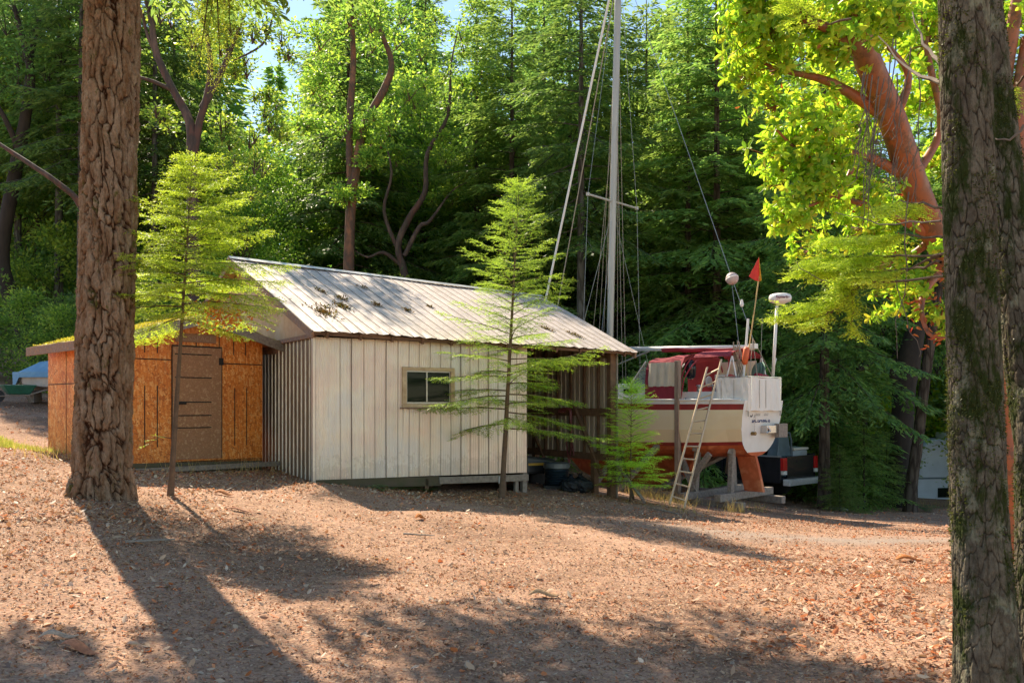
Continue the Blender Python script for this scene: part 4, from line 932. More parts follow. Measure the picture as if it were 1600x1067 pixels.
# local: x forward, y=0 left side, right side at y=-1.95
def side_prof(x0, x1): pass
m = MB()
m.box(.05, 1.95, -.055, 0.0, .55, 1.34); m.box(.05, 1.95, -1.95, -1.895, .55, 1.34); m.box(.05, 1.95, -1.89, -.06, .62, .72)     # bed sides and floor
m.hexa([(2.0, -1.95, .45), (5.7, -1.95, .45), (5.7, 0, .45), (2.0, 0, .45), (2.0, -1.95, 1.18), (5.6, -1.9, 1.05), (5.6, -.05, 1.05), (2.0, 0, 1.18)])
m.build('body', MT['black_paint'], truck, bevel=.04)
m = MB(); m.hexa([(2.02, -1.92, 1.19), (4.5, -1.9, 1.12), (4.5, -.05, 1.12), (2.02, -.03, 1.19), (2.15, -1.75, 1.88), (3.7, -1.72, 1.88), (3.7, -.23, 1.88), (2.15, -.2, 1.88)])
m.build('cab', MT['black_paint'], truck, bevel=.05)
m = MB(); m.poly([(2.10, -1.62, 1.32), (2.10, -.33, 1.32), (2.145, -.38, 1.74), (2.145, -1.57, 1.74)]); m.build('rear_window', MT['glass_dark'], truck)
m = MB(); m.box(2.3, 2.95, -.045, -.02, 1.3, 1.7); m.build('side_window', MT['glass_dark'], truck)
m = MB(); m.box(-.02, .04, -1.70, -.25, .66, 1.32); m.box(-.035, -.021, -1.2, -.75, 1.12, 1.2); tg = m.build('tailgate', MT['black_paint'], truck, bevel=.015)
m = MB(); m.box(-.24, -.03, -1.95, 0, .50, .68); m.box(-.26, -.241, -1.9, -.05, .56, .66); m.build('rear_bumper', M('chrome', (.85, .85, .86), rough=.2, metal=.35, bmp=0), truck, bevel=.02)
for y0 in (-.235, -1.945):
    m = MB(); m.box(-.03, .10, y0, y0 + .22, .92, 1.28); m.box(-.035, .10, y0 + .01, y0 + .2, .80, .91, 1); m.build('tail_light', [M('lamp_red', (.6, .02, .02), rough=.15, bmp=0), MT['gel_white']], truck, bevel=.01)
m = MB(); m.box(.0, 2.0, .002, .012, 1.30, 1.345); m.build('bed_rail', M('trim_grey', (.3, .32, .34), rough=.4, bmp=0), truck)
for x, y in ((1.18, -.02), (1.18, -1.93), (4.75, -.02), (4.75, -1.93)):
    s_ = 1 if y > -1 else -1
    m = MB(); m.lathe([(.28, -.13), (.37, -.12), (.40, -.06), (.40, .06), (.37, .12), (.28, .13)], (x, y - .13 * s_, .40), (0, 1, 0), 28); w_ = m.build('wheel', MT['rubber'], truck, smooth=True)
    m = MB(); yy = y - .13 * s_ + s_ * .10
    m.lathe([(.275, -.06), (.275, .035), (.25, .03), (.24, .0), (.05, .0)], (x, yy, .40), (0, s_, 0), 28)
    for k in range(6):
        a_ = math.pi * 2 * k / 6; m.beam((x + math.cos(a_) * .04, yy + s_ * .02, .4 + math.sin(a_) * .04), (x + math.cos(a_) * .25, yy + s_ * .025, .4 + math.sin(a_) * .25), .06, .02, (0, 1, 0))
    m.build('rim', [MT['steel']], w_)
for x in (1.18, 4.75):
    m = MB(); m.lathe([(.46, 0), (.46, .02)], (x, -.02, .42), (0, 1, 0), 24); m.build('wheel_arch', MT['rubber'], truck)
# load in the bed
bc = empty('moulded_seat', mat_of(truck) @ Vector((.55, -.55, .73)), TRZ + .1, 'blue-grey plastic seat with raised back riding in the bed of the black pickup', 'seat')
MT['plastic_blue'] = M('plastic_blue', (.13, .19, .24), (.10, .15, .19), 5, rough=.4)
m = MB(); m.hexa([(-.3, -.42, .55), (.1, -.42, .55), (.1, .42, .55), (-.3, .42, .55), (-.25, -.36, 1.18), (-.12, -.36, 1.2), (-.12, .36, 1.2), (-.25, .36, 1.18)]); m.build('backrest', MT['plastic_blue'], bc, bevel=.04)
m = MB(); m.tube([(-.27, -.45, .5), (-.30, -.42, 1.0), (-.27, -.36, 1.24), (-.27, .36, 1.24), (-.30, .42, 1.0), (-.27, .45, .5)], .03, 8); m.build('frame', MT['plastic_blue'], bc)
m = MB(); m.box(-.5, .4, -.4, .4, .0, .54); m.build('seat', MT['plastic_blue'], bc, bevel=.05)
bin_ = empty('storage_bin', mat_of(truck) @ Vector((.55, -1.42, .73)), TRZ, 'pale grey-blue lidded storage bin in the bed of the black pickup', 'bin')
m = MB(); m.box(-.3, .3, -.42, .35, 0, .72); m.build('box', M('bin_grey', (.42, .48, .54), (.36, .42, .48), 5, rough=.45), bin_, bevel=.04)
m = MB(); m.box(-.33, .33, -.45, .38, .725, .80); m.build('lid', MT['gel_white'], bin_, bevel=.03)

# ------------------------------------------------------------------ white trailer far right
TL = P(1452, 795, 33)
trl = empty('travel_trailer', (TL.x + 1.5, 34.5, TL.z), R(8), 'white travel trailer with a dark window half hidden behind the trees', 'trailer')
m = MB(); m.prism([(-2.3, .08), (3, .08), (3, 2.7), (-1.5, 2.7), (-2.1, 2.2), (-2.45, 1.4)], -1.1, 1.1)
m.build('body', M('trailer_white', (.62, .68, .74), (.55, .6, .66), 2, rough=.5, bmp=0), trl, bevel=.06)
m = MB(); m.box(-1.22, -.70, -1.13, -1.10, .42, .80); m.build('window', MT['glass_dark'], trl, bevel=.04)
m = MB(); m.box(.5, 1.5, -1.13, -1.10, 1.15, 1.75); m.build('window', MT['glass_dark'], trl, bevel=.04)
m = MB(); m.box(-.3, .5, -.4, .4, 2.705, 2.95); m.build('roof_unit', MT['gel_white'], trl, bevel=.05)
m = MB(); m.box(-2.35, 3.02, -1.115, -1.102, 1.15, 1.22); m.build('stripe', MT['plastic_blue'], trl)
m = MB()
for x in (.6, 1.4): m.lathe([(.2, 0), (.33, .01), (.33, .18), (.2, .19)], (x, -1.12, .33), (0, 1, 0), 20)
m.build('wheels', MT['rubber'], trl)

# ------------------------------------------------------------------ covered dinghy far left
dl_ = P(58, 622, 24); dz = g(dl_.x, dl_.y)
din = empty('covered_dinghy', (dl_.x + .3, dl_.y, dz), R(15), 'small pale boat under a blue tarpaulin beyond the plywood shed', 'boat')
m = MB(); rows = []
for t, w_, zb in ((-.75, .05, .62), (-.55, .35, .4), (0, .55, .32), (.8, .6, .30), (1.6, .55, .32)):
    rows.append([(t, -w_, .78), (t, -w_ * .9, zb + .12), (t, 0, zb), (t, w_ * .9, zb + .12), (t, w_, .78)])
m.grid(rows); m.poly(rows[-1]); m.build('hull', M('dinghy_hull', (.60, .52, .46), (.5, .43, .38), 4, rough=.5, bmp=0), din)
m = MB(); rows = []
for i, (t, w_, zt) in enumerate(((-.85, .1, .55), (-.62, .40, .84), (-.2, .58, 1.15), (.3, .64, 1.22), (1.0, .64, 1.15), (1.7, .6, 1.0))):
    rows.append([(t, -w_, .70 if i else .35), (t - .02, -w_ * .95, .85), (t, -w_ * .4, zt - .05), (t, 0, zt), (t, w_ * .4, zt - .06), (t, w_ * .95, .85), (t, w_, .7)])
m.grid(rows); m.build('tarpaulin', M('tarp_blue', (.12, .28, .46), (.18, .36, .52), 3, rough=.6, bmp=.6, bdist=.03), din, thick=.01)
m = MB(); m.box(-.4, -.25, -.4, .4, .0, .34); m.box(.8, .95, -.4, .4, .0, .32); m.build('trestle', MT['wood_grey'], din)
bar = empty('wheelbarrow', (dl_.x + .0, dl_.y - .9, dz), R(40), 'green wheelbarrow tub lying in front of the tarpaulin-covered boat', 'wheelbarrow')
MT['green_paint'] = M('green_paint', (.03, .16, .10), (.02, .11, .07), 5, rough=.5)
m = MB(); m.hexa([(-.25, -.2, .22), (.25, -.2, .22), (.25, .2, .22), (-.25, .2, .22), (-.42, -.32, .48), (.40, -.32, .48), (.40, .32, .48), (-.42, .32, .48)]); m.build('tub', MT['green_paint'], bar, bevel=.03)
m = MB(); m.lathe([(.04, 0), (.17, .01), (.17, .08), (.04, .09)], (-.5, .04, .17), (0, -1, 0), 18); m.build('wheel', MT['rubber'], bar)
m = MB()
for s in (-1, 1): m.tube([(-.5, s * .05, .17), (.2, s * .2, .2), (.95, s * .28, .45)], .018, 6); m.tube([(.2, s * .2, .2), (.32, s * .22, .0)], .015, 6)
m.build('handles', MT['wood_grey'], bar)

# ------------------------------------------------------------------ things in the open bay
SM = mat_of(shed)
def SW(x, y, z): return SM @ Vector((x, y, z))
pad = empty('concrete_pad', SW(5.1, 1.6, -.30), RZ, 'grey concrete pad under the lawn tractor in the open bay', 'slab')
m = MB(); m.box(-1.5, .25, -1.5, 1.6, -.02, .10); m.build('slab', M('conc2', (.28, .29, .27), (.2, .2, .18), 4, rough=.9), pad, bevel=.01)
PZ = -.20
mw = empty('lawn_tractor', SW(5.17, 1.5, PZ), RZ - .15, 'black lawn tractor with a yellow stripe parked in the open bay', 'lawn tractor')
MT['tractor'] = M('tractor', (.015, .018, .02), (.03, .03, .03), 5, rough=.35, bmp=0)
m = MB(); m.hexa([(-.15, -.27, .34), (.62, -.25, .34), (.62, .25, .34), (-.15, .27, .34), (-.12, -.24, .72), (.56, -.20, .64), (.56, .20, .64), (-.12, .24, .72)]); m.build('hood', MT['tractor'], mw, bevel=.05)
m = MB(); m.box(-.1, .46, -.262, -.252, .52, .57); m.build('stripe', M('yellow', (.6, .33, .03), rough=.5, bmp=0), mw)
m = MB(); m.box(-.95, -.16, -.38, .38, .36, .52); m.box(-.8, -.3, -.5, .5, .16, .24); m.build('chassis', MT['tractor'], mw, bevel=.04)
m = MB(); m.box(-.85, -.45, -.22, .22, .525, .64); m.box(-.92, -.82, -.22, .22, .63, .95); m.build('seat', MT['rubber'], mw, bevel=.05)
m = MB(); m.tube([(-.15, 0, .72), (-.28, 0, .95)], .02, 6); m.lathe([(.15, 0), (.165, .012), (.15, .024)], (-.29, 0, .96), (-.5, 0, 1), 18); m.build('steering_wheel', MT['rubber'], mw)
for x, s, r_ in ((.42, -1, .19), (.42, 1, .19), (-.68, -1, .25), (-.68, 1, .25)):
    m = MB(); m.lathe([(r_ * .5, -.08), (r_ * .92, -.08), (r_, -.04), (r_, .04), (r_ * .92, .08), (r_ * .5, .08)], (x, s * .40, r_), (0, 1, 0), 22); w_ = m.build('wheel', MT['rubber'], mw, smooth=True)
    m = MB(); m.lathe([(r_ * .5, 0), (r_ * .46, .03), (.03, .01)], (x, s * .445, r_), (0, s, 0), 18); m.build('rim', M('rim_cream', (.55, .5, .35), rough=.5, bmp=0), w_)
tub = empty('round_tub', SW(5.45, .85, PZ + .02), 0, 'round dark blue ribbed tub with a pale rim beside the lawn tractor', 'tub')
m = MB(); m.box(-.28, .28, -.26, .26, -.16, .12); m.build('crate', MT['rubber'], tub, bevel=.02)
m = MB(); pr = [(.20, .12)]
for i in range(6): z = .14 + i * .05; pr += [(.225 + .006 * i, z), (.24 + .006 * i, z + .02), (.225 + .006 * i, z + .035)]
m.lathe(pr + [(.24, .46)], (0, 0, 0), (0, 0, 1), 28); m.build('tub', M('tub_blue', (.008, .018, .028), (.012, .025, .035), 4, rough=.35, bmp=0), tub)
m = MB(); m.lathe([(.25, .461), (.275, .47), (.27, .56), (.2, .58)], (0, 0, 0), (0, 0, 1), 28); m.build('rim', M('rim_grey', (.12, .14, .15), rough=.4, bmp=0), tub)
MT['bag'] = M('bag', (.012, .016, .02), (.02, .026, .03), 6, rough=.22, bmp=1, bdist=.04)
def bag(loc, s, label, seed):
    o = empty('rubbish_bag', loc, seed, label, 'rubbish bag', None)
    bm = bmesh.new(); bmesh.ops.create_icosphere(bm, subdivisions=4, radius=1); r_ = random.Random(seed)
    for v in bm.verts:
        q = v.co.normalized(); a_ = math.atan2(q.y, q.x)
        k = 1 + .10 * math.sin(a_ * 5 + seed + q.z * 3) + .06 * math.sin(a_ * 11 + q.z * 9) + .05 * math.sin(q.z * 14 + a_ * 3)
        z = q.z; w_ = k * (1 if z < .3 else max(.16, 1 - (z - .3) * 1.25))
        v.co = Vector((q.x * w_ * s, q.y * w_ * s, max(0, (z * .95 + .75)) * s * .95))
    me = bpy.data.meshes.new('bag'); bm.to_mesh(me); bm.free(); me.materials.append(MT['bag']); b_ = bpy.data.objects.new('bag', me); COL.objects.link(b_); b_.parent = o
    me.polygons.foreach_set('use_smooth', [True] * len(me.polygons))
    m = MB(); m.lathe([(.03, 1.55 * s), (.06 * s * 3, 1.72 * s), (.10 * s * 3, 1.85 * s)], (0, 0, -.03), (.1, 0, 1), 10); m.build('tied_neck', MT['bag'], o)
p = SW(5.46, .40, -.25); bag((p.x, p.y, g(p.x, p.y)), .21, 'slumped black rubbish bag closest to the blue tub', 1)
p = SW(5.74, .42, -.25); bag((p.x, p.y, g(p.x, p.y)), .23, 'fuller black rubbish bag standing to the right of the slumped one', 4)
hose = MB()
for k in range(5):
    pts = []
    for i in range(13):
        a_ = math.pi * (i / 12) ; w_ = .12 + .02 * k; pts.append((6.13 - .012 * k, 1.35 + w_ * math.cos(a_) * 1.0 + .02 * k, 1.40 - 0 + .10 * math.sin(a_)))
    pts += [(6.12, 1.22 - .02 * k, .9 - .1 * k), (6.12, 1.3 + .02 * k, .25 + .08 * k), (6.12, 1.42, .9)]
    hose.tube([(a, b, c) for a, b, c in pts], .012, 6)
hp_ = empty('hanging_hose', SW(6.12, 1.35, 1.4), 0, 'reddish garden hose looped over the rail inside the open bay', 'hose')
hose.v = [tuple(SM @ Vector(q)) for q in hose.v]
hose.build('coil', M('hose_red', (.22, .05, .05), rough=.5, bmp=0), hp_, world=True)
brd = empty('firewood_block', SW(6.0, 1.9, -.32), RZ, 'pale sawn block on the ground at the end of the open bay', 'wood block')
m = MB(); m.box(-.16, .2, -.2, .12, .02, .24); m.box(.22, .3, -.2, .0, .03, .20); m.build('block', M('wood_pale', (.5, .36, .18), (.4, .28, .14), 8, rough=.8), brd, bevel=.01)
pb = empty('leaning_boards', P(975, 790, 16.2), 0, 'old boards leaning at the outer corner post of the open bay', 'boards')
m = MB(); m.beam(P(962, 724, 16.9), P(1006, 782, 16.0), .05, .16, (0, 1, 0)); m.build('board', MT['wood_grey'], pb, world=True, bevel=.004)
m = MB(); m.beam(P(968, 700, 17.2), P(990, 778, 16.6), .04, .12, (0, 1, 0)); m.build('board', MT['wood_moss'], pb, world=True, bevel=.004)
# ------------------------------------------------------------------ background trees: a few grown crowns, many placed copies
def grown_conifer(seed, h, z0, Rr, nb, mat, bark='bark_far', name='conifer_tree', step=.062, eL=.25, eW=.075, sec=.58, dens=.19, **kw):
    mb, Pp, D, L, Nn = conifer(seed, h, z0, Rr, nb, dens=dens, sec=sec, **kw)
    V = far_elems(seed, Pp, D, L, Nn, step, eL, eW)
    root = empty(name, (0, 0, 0))
    mb.build('trunk', MT[bark], root, smooth=True, fix=False)
    np_mesh('crown', V, 4, MT[mat], root); return root
def grown_broadleaf(seed, h, Rr, z0, nclump, per, L, W, mat, bark, name='broadleaf_tree', cs=.6, trunk_r=.16):
    mb, V = broadleaf(seed, h, Rr, z0, nclump, per, L, W, cs, trunk_r); root = empty(name, (0, 0, 0))
    mb.build('trunk', MT[bark], root, smooth=True, fix=False); np_mesh('crown', V, 4, MT[mat], root); return root
BASE = {
 'A': lambda: grown_conifer(11, 19, 4.0, 3.7, 105, 'fir_far', droop=.5, e0=(-8, 38), trunk_r=.22),
 'B': lambda: grown_conifer(12, 17, 1.0, 4.0, 112, 'fir_far', droop=.6, e0=(-5, 35), trunk_r=.20),
 'C': lambda: grown_conifer(13, 20, 7.0, 3.3, 90, 'fir_far', droop=.45, e0=(-12, 35), trunk_r=.2, bark='bark_grey'),
 'D': lambda: grown_conifer(14, 18, .6, 4.6, 120, 'fir_far_light', droop=.55, e0=(0, 35), trunk_r=.2),
 'E': lambda: grown_broadleaf(15, 13, 3.4, 3.5, 130, 150, .19, .10, 'leaf_far', 'bark_madrone_dark', cs=.75),
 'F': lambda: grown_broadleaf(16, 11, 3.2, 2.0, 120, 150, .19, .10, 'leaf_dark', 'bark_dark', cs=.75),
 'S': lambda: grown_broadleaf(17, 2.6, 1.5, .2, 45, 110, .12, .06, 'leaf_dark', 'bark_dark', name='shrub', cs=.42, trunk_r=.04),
 'T': lambda: grown_broadleaf(18, 3.2, 1.7, .2, 50, 110, .13, .065, 'leaf_far', 'bark_dark', name='shrub', cs=.45, trunk_r=.04),
 'Y': lambda: grown_conifer(19, 5.5, .3, 2.0, 80, 'fir_far_light', droop=.45, e0=(0, 30), trunk_r=.06, name='young_conifer', dens=.13, eL=.15, eW=.05),
}
made = {}
KIND = {'A': 'tree', 'B': 'tree', 'C': 'tree', 'D': 'tree', 'E': 'tree', 'F': 'tree', 'S': 'shrub', 'T': 'shrub', 'Y': 'tree'}
def place(kind, px, Y, hs, label, rz=None, zoff=-.15, group=None, wide=1.0):
    X = (px - 800) / F * Y; z = g(X, Y) + zoff
    if kind not in made: root = BASE[kind](); made[kind] = root; kids = list(root.children)
    else:
        src = made[kind]; root = src.copy(); COL.objects.link(root)
        for ch in src.children:
            c = ch.copy(); COL.objects.link(c); c.parent = root
    root.location = (X, Y, z); root.rotation_euler = (0, 0, rz if rz is not None else random.uniform(0, 6.28)); s = hs; root.scale = (s * wide, s * wide, s)
    root['label'] = label; root['category'] = KIND[kind]
    root['group'] = group or ('trees of the wood behind the sheds' if KIND[kind] == 'tree' else 'shrubs at the edge of the wood')
    return root
TREES = [
 # left
 ('C', 92, 37, 1.1, 'slender grey conifer standing straight left of the thick fir'),
 ('C', 60, 42, 1.1, 'thin grey conifer left of the slender one by the thick fir'),
 ('C', 28, 39, 1.05, 'bare-stemmed conifer at the far left behind the curved dark trunk'),
 ('C', 127, 34, 1.05, 'conifer whose trunk touches the left edge of the thick fir'),
 ('A', -130, 39, 1.0, 'drooping conifer partly cut by the left edge of the view'),
 ('E', 10, 40, 1.1, 'leafy tree far behind the curved dark trunk'),
 ('F', 150, 42, 1.2, 'dark broadleaf tree behind the thick fir'),
 ('E', 80, 46, 1.2, 'light green broadleaf tree deep in the wood on the left'),
 ('B', 190, 48, 1.05, 'dense conifer deep in the wood behind the thick fir'),
 ('C', 242, 35, 1.0, 'slim conifer trunk just right of the thick fir'),
 ('C', 272, 38, 1.0, 'slim conifer trunk left of the forked madrone'),
 ('F', 340, 40, 1.0, 'broadleaf tree below the patch of open sky'),
 ('E', 395, 36, .80, 'bright green broadleaf tree right of the forked madrone'),
 ('B', 470, 40, .72, 'grey-green conifer filling the gap over the left end of the roof'),
 # centre
 ('A', 545, 37, 1.15, 'dark-stemmed conifer rising behind the left half of the shed roof'),
 ('A', 583, 40, 1.0, 'conifer close to the right of the dark-stemmed one behind the roof'),
 ('E', 520, 44, 1.2, 'sunlit broadleaf tree behind the pair of conifers over the roof'),
 ('E', 640, 42, 1.25, 'broadleaf tree with yellow-lit leaves over the middle of the roof'),
 ('D', 700, 46, 1.1, 'pale conifer deep behind the middle of the roof'),
 ('B', 745, 38, 1.15, 'dense dark conifer behind the tip of the young fir'),
 ('D', 800, 35, 1.12, 'tall light conifer with drooping sprays above the young fir'),
 ('A', 850, 40, 1.2, 'conifer in the shade left of the mast'),
 ('C', 908, 30, 1.05, 'brown-trunked conifer just left of the mast'),
 ('D', 960, 36, 1.1, 'conifer directly behind the mast'),
 ('D', 1010, 36, 1.1, 'dense conifer behind the boom of the boat'),
 ('D', 1075, 31, 1.0, 'dark conifer behind the maroon canvas of the boat'),
 ('D', 1120, 30, 1.15, 'conifer with long sunlit sprays behind the ball reflector'),
 ('D', 1165, 37, 1.2, 'dark conifer behind the orange-red flag'),
 ('B', 1215, 31, 1.0, 'dark conifer behind the radar dome'),
 ('A', 1255, 38, 1.15, 'conifer in deep shade behind the pickup'),
 # right
 ('A', 1288, 23.6, .8, 'rough-barked conifer beside the pickup tailgate'),
 
 ('E', 1370, 40, 1.1, 'broadleaf tree glowing between the dark trunks on the right'),
 ('E', 1425, 44, 1.2, 'light broadleaf tree above the white trailer'),
 ('B', 1500, 38, 1.2, 'conifer behind the mossy near trunks'),
 ('A', 1560, 34, 1.1, 'conifer behind the red base of the madrone'),
 ('F', 1620, 30, 1.0, 'broadleaf tree at the far right edge of the view'),
 ('D', 1700, 34, 1.1, 'conifer past the right edge of the view'),
 ('Y', 1350, 24.4, .62, 'low drooping young fir at the foot of the trees right of the pickup'),
 ('Y', 1312, 22.9, .36, 'small ground-hugging fir close to the pickup bumper'),
 ('Y', 1385, 25.5, .45, 'young fir beneath the thick dark trunk on the right'),
 ('Y', 1310, 27, 1.35, 'tall young fir with drooping sprays behind the pickup tailgate'),
 ('Y', 1240, 29, 1.0, 'young fir behind the stern of the boat'),
 
 ('Y', 1020, 25.5, .8, 'young fir behind the deck of the boat'),
 ('Y', 880, 25, .9, 'young fir behind the right end of the shed roof'),
 ('Y', 700, 27, .9, 'young fir behind the ridge of the shed roof'),
]
for i, (k, px, Y, hs, lb) in enumerate(TREES): place(k, px, Y, hs, lb, rz=i * 1.7)
EXTRA = []
for i, (k, px, Y, hs, d) in enumerate([('A', 0, 50, 1.25, 'at the left edge'), ('E', 50, 55, 1.5, 'between the thin left trunks'), ('B', 110, 56, 1.3, 'behind the slender grey conifer'), ('E', 225, 52, 1.4, 'right of the thick fir'), ('D', 300, 54, 1.25, 'behind the fork of the madrone'), ('E', 365, 58, 1.15, 'left of the sky gap'),
     ('B', 500, 54, 1.35, 'right of the sky gap'), ('D', 545, 50, 1.3, 'behind the dark-stemmed conifer'), ('E', 610, 52, 1.5, 'between the dark conifers and the leaning madrone'), ('A', 665, 50, 1.35, 'behind the twisting madrone'), ('E', 720, 55, 1.6, 'behind the dense dark conifer'), ('D', 770, 48, 1.35, 'above the young fir tip'), ('B', 835, 50, 1.35, 'left of the furled sail'),
     ('A', 890, 46, 1.35, 'between the furled sail and the mast'), ('D', 930, 47, 1.3, 'touching the mast on its left'), ('B', 985, 50, 1.4, 'touching the mast on its right'), ('D', 1045, 45, 1.35, 'above the maroon canvas'), ('A', 1095, 48, 1.4, 'above the ball reflector'), ('E', 1145, 50, 1.6, 'above the flag'), ('B', 1190, 44, 1.3, 'left of the radar dome top'),
     ('E', 1240, 50, 1.5, 'behind the madrone leaves on their left'), ('A', 1310, 46, 1.3, 'behind the yellow boughs'), ('B', 1390, 50, 1.3, 'behind the middle of the madrone crown'), ('D', 1455, 48, 1.3, 'above the trailer'), ('A', 1530, 50, 1.3, 'behind the close mossy trunk'), ('E', 1590, 46, 1.3, 'at the right edge')]):
    place(k, px, Y, hs, {'A': 'drooping conifer', 'B': 'dense dark conifer', 'D': 'pale conifer', 'E': 'light broadleaf tree', 'C': 'conifer'}[k] + ' of the far row ' + d, rz=i * 2.1)
SHR = [('S', -40, 28, .9), ('T', 45, 29, .95), ('T', 95, 27, .85), ('S', 130, 29, 1.2), ('S', 20, 38, 1.6), ('T', 85, 36, 1.7), ('S', 175, 31, 1.3), ('T', 230, 27, 1.2), ('S', 262, 30, 1.3),
       ('T', 330, 28, 1.3), ('S', 390, 30, 1.5), ('T', 455, 31, 1.5), ('S', 520, 32, 1.6), ('T', 600, 33, 1.6), ('S', 660, 30, 1.5), ('S', 740, 34, 1.8), ('T', 830, 31, 1.5), ('S', 900, 32, 1.7),
       ('T', 1040, 33, 1.6), ('S', 1130, 30, 1.4), ('T', 1200, 32, 1.3), ('S', 1265, 33, 1.4), ('T', 1375, 34, .9), ('S', 1545, 28, 1.0), ('T', 1600, 27, 1.2)]
SL = ['at the far left under the curved trunk', 'behind the tarpaulin-covered boat', 'above the eave corner of the plywood shed', 'beside the thick fir at roof height', 'deep at the left edge', 'deep between the thin trunks', 'hidden behind the thick fir', 'right of the thick fir above the plywood shed roof', 'between the slim trunks and the forked madrone',
      'behind the left sapling crown', 'behind the shed peak on its left', 'over the left end of the shed ridge', 'behind the shed ridge under the dark-stemmed conifer', 'behind the shed ridge below the leaning madrone', 'behind the middle of the ridge', 'behind the ridge left of the young fir', 'behind the young fir', 'left of the mast foot',
      'behind the boom', 'behind the awning of the boat', 'behind the stern cloth', 'behind the pickup load', 'low between the dark trunks', 'behind the mossy near trunk', 'behind the madrone base']
for i, ((k, px, Y, s), l) in enumerate(zip(SHR, SL)): place(k, px, Y, s, ('dark' if k == 'S' else 'light green') + ' leafy shrub ' + l, rz=i * 2.3)

# far wood: one mass behind everything
fr = np.random.default_rng(31); Vs = []
for k in range(190):
    Y = fr.uniform(52, 95); X = (fr.uniform(-250, 1850) - 800) / F * Y; z = float(G(np.array([X]), np.array([Y]))[0])
    h = fr.uniform(20, 32) * (.8 if 380 < X * F / Y + 800 < 480 else 1); n = 2200
    u = fr.random(n) ** .8; a = fr.uniform(0, 6.283, n); rr = (2.6 * (1 - u) + .3) * np.sqrt(fr.random(n)) * fr.uniform(.8, 1.5)
    p = np.stack([X + np.cos(a) * rr, Y + np.sin(a) * rr, z + .5 + (h - 1) * u + 0], 1); d = np.stack([np.cos(a), np.sin(a), fr.normal(-.35, .3, n)], 1)
    Vs.append(diamonds(p, d, fr.normal(0, .5, (n, 3)) + [0, 0, 1], fr.uniform(.4, 1.0, n), fr.uniform(.15, .35, n)))
fw_ = np_mesh('distant_forest', np.concatenate(Vs), 4, MT['fir_far_light']); tag(fw_, 'mass of distant trees closing off the wood behind everything', 'forest', kind='stuff')

# ------------------------------------------------------------------ trees with trunks drawn along their own line
def sp(pts, sub=4):
    """smooth path through (px, py, Y, radius) marks"""
    Q = [(*P(a, b, c), r) for a, b, c, r in pts]; out = []
    for i in range(len(Q) - 1):
        p0 = np.array(Q[max(0, i - 1)]); p1 = np.array(Q[i]); p2 = np.array(Q[i + 1]); p3 = np.array(Q[min(len(Q) - 1, i + 2)])
        for k in range(sub):
            t = k / sub; out.append(.5 * ((2 * p1) + (-p0 + p2) * t + (2 * p0 - 5 * p1 + 4 * p2 - p3) * t * t + (-p0 + 3 * p1 - 3 * p2 + p3) * t ** 3))
    out.append(np.array(Q[-1])); return [tuple(q[:3]) for q in out], [max(.003, q[3]) for q in out]
def drawn_tree(name, limbs, label, mat, clumps=None, lmat=None, L=.15, W=.08, per=210, seed=1, cat='tree', group=None, n=10):
    base = limbs[0][0]; b = P(base[0], base[1], base[2]); o = empty(name, b, 0, label, cat, group)
    m = MB()
    for l in limbs:
        pts, rr = sp(l); m.tube(pts, rr, n, cap=False, noise=.05)
    if clumps:
        C = np.array([tuple(P(a, b_, c)) for a, b_, c, s in clumps]); S = np.array([s for *_, s in clumps]); rc = np.random.default_rng(seed + 50)
        C = np.concatenate([C] + [C + rc.normal(0, .55, C.shape) * S[:, None] for _ in range(3)]); S = np.concatenate([S * .8] + [S * rc.uniform(.45, .7, len(S)) for _ in range(3)])
        for c, s in zip(C, S):
            q = c - np.array([0, 0, s * .5])
            for k in range(5): e = c + np.random.default_rng(seed + k).normal(0, .4, 3) * s; m.tube([q, (q + e) / 2 + [0, 0, .1], e], [.025, .015, .006], 4, cap=False)
        p, d, nn, l_, w_ = cloud_leaves(seed, C, S, per, L, W); V = diamonds(p, d, nn, l_, w_, .1)
        V = V - np.array(b)
        np_mesh('crown', V, 4, MT[lmat], o)
    m.build('trunk', MT[mat], o, world=True, smooth=True, fix=False); return o
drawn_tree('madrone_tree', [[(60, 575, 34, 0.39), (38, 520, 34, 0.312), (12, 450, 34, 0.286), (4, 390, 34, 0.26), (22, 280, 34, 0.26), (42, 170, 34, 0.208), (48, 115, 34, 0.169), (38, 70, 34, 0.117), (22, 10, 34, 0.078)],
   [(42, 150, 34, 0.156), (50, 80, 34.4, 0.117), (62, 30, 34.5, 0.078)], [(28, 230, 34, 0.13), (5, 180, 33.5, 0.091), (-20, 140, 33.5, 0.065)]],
   'dark curved trunk sweeping up at the far left edge', 'bark_dark', [(10, 30, 34, 1.68), (60, 40, 34, 1.56), (90, 100, 34.5, 1.32), (-10, 120, 33.5, 1.44), (30, 120, 33, 1.08), (110, 50, 35, 1.44)], 'leaf_dark', seed=41, per=110)
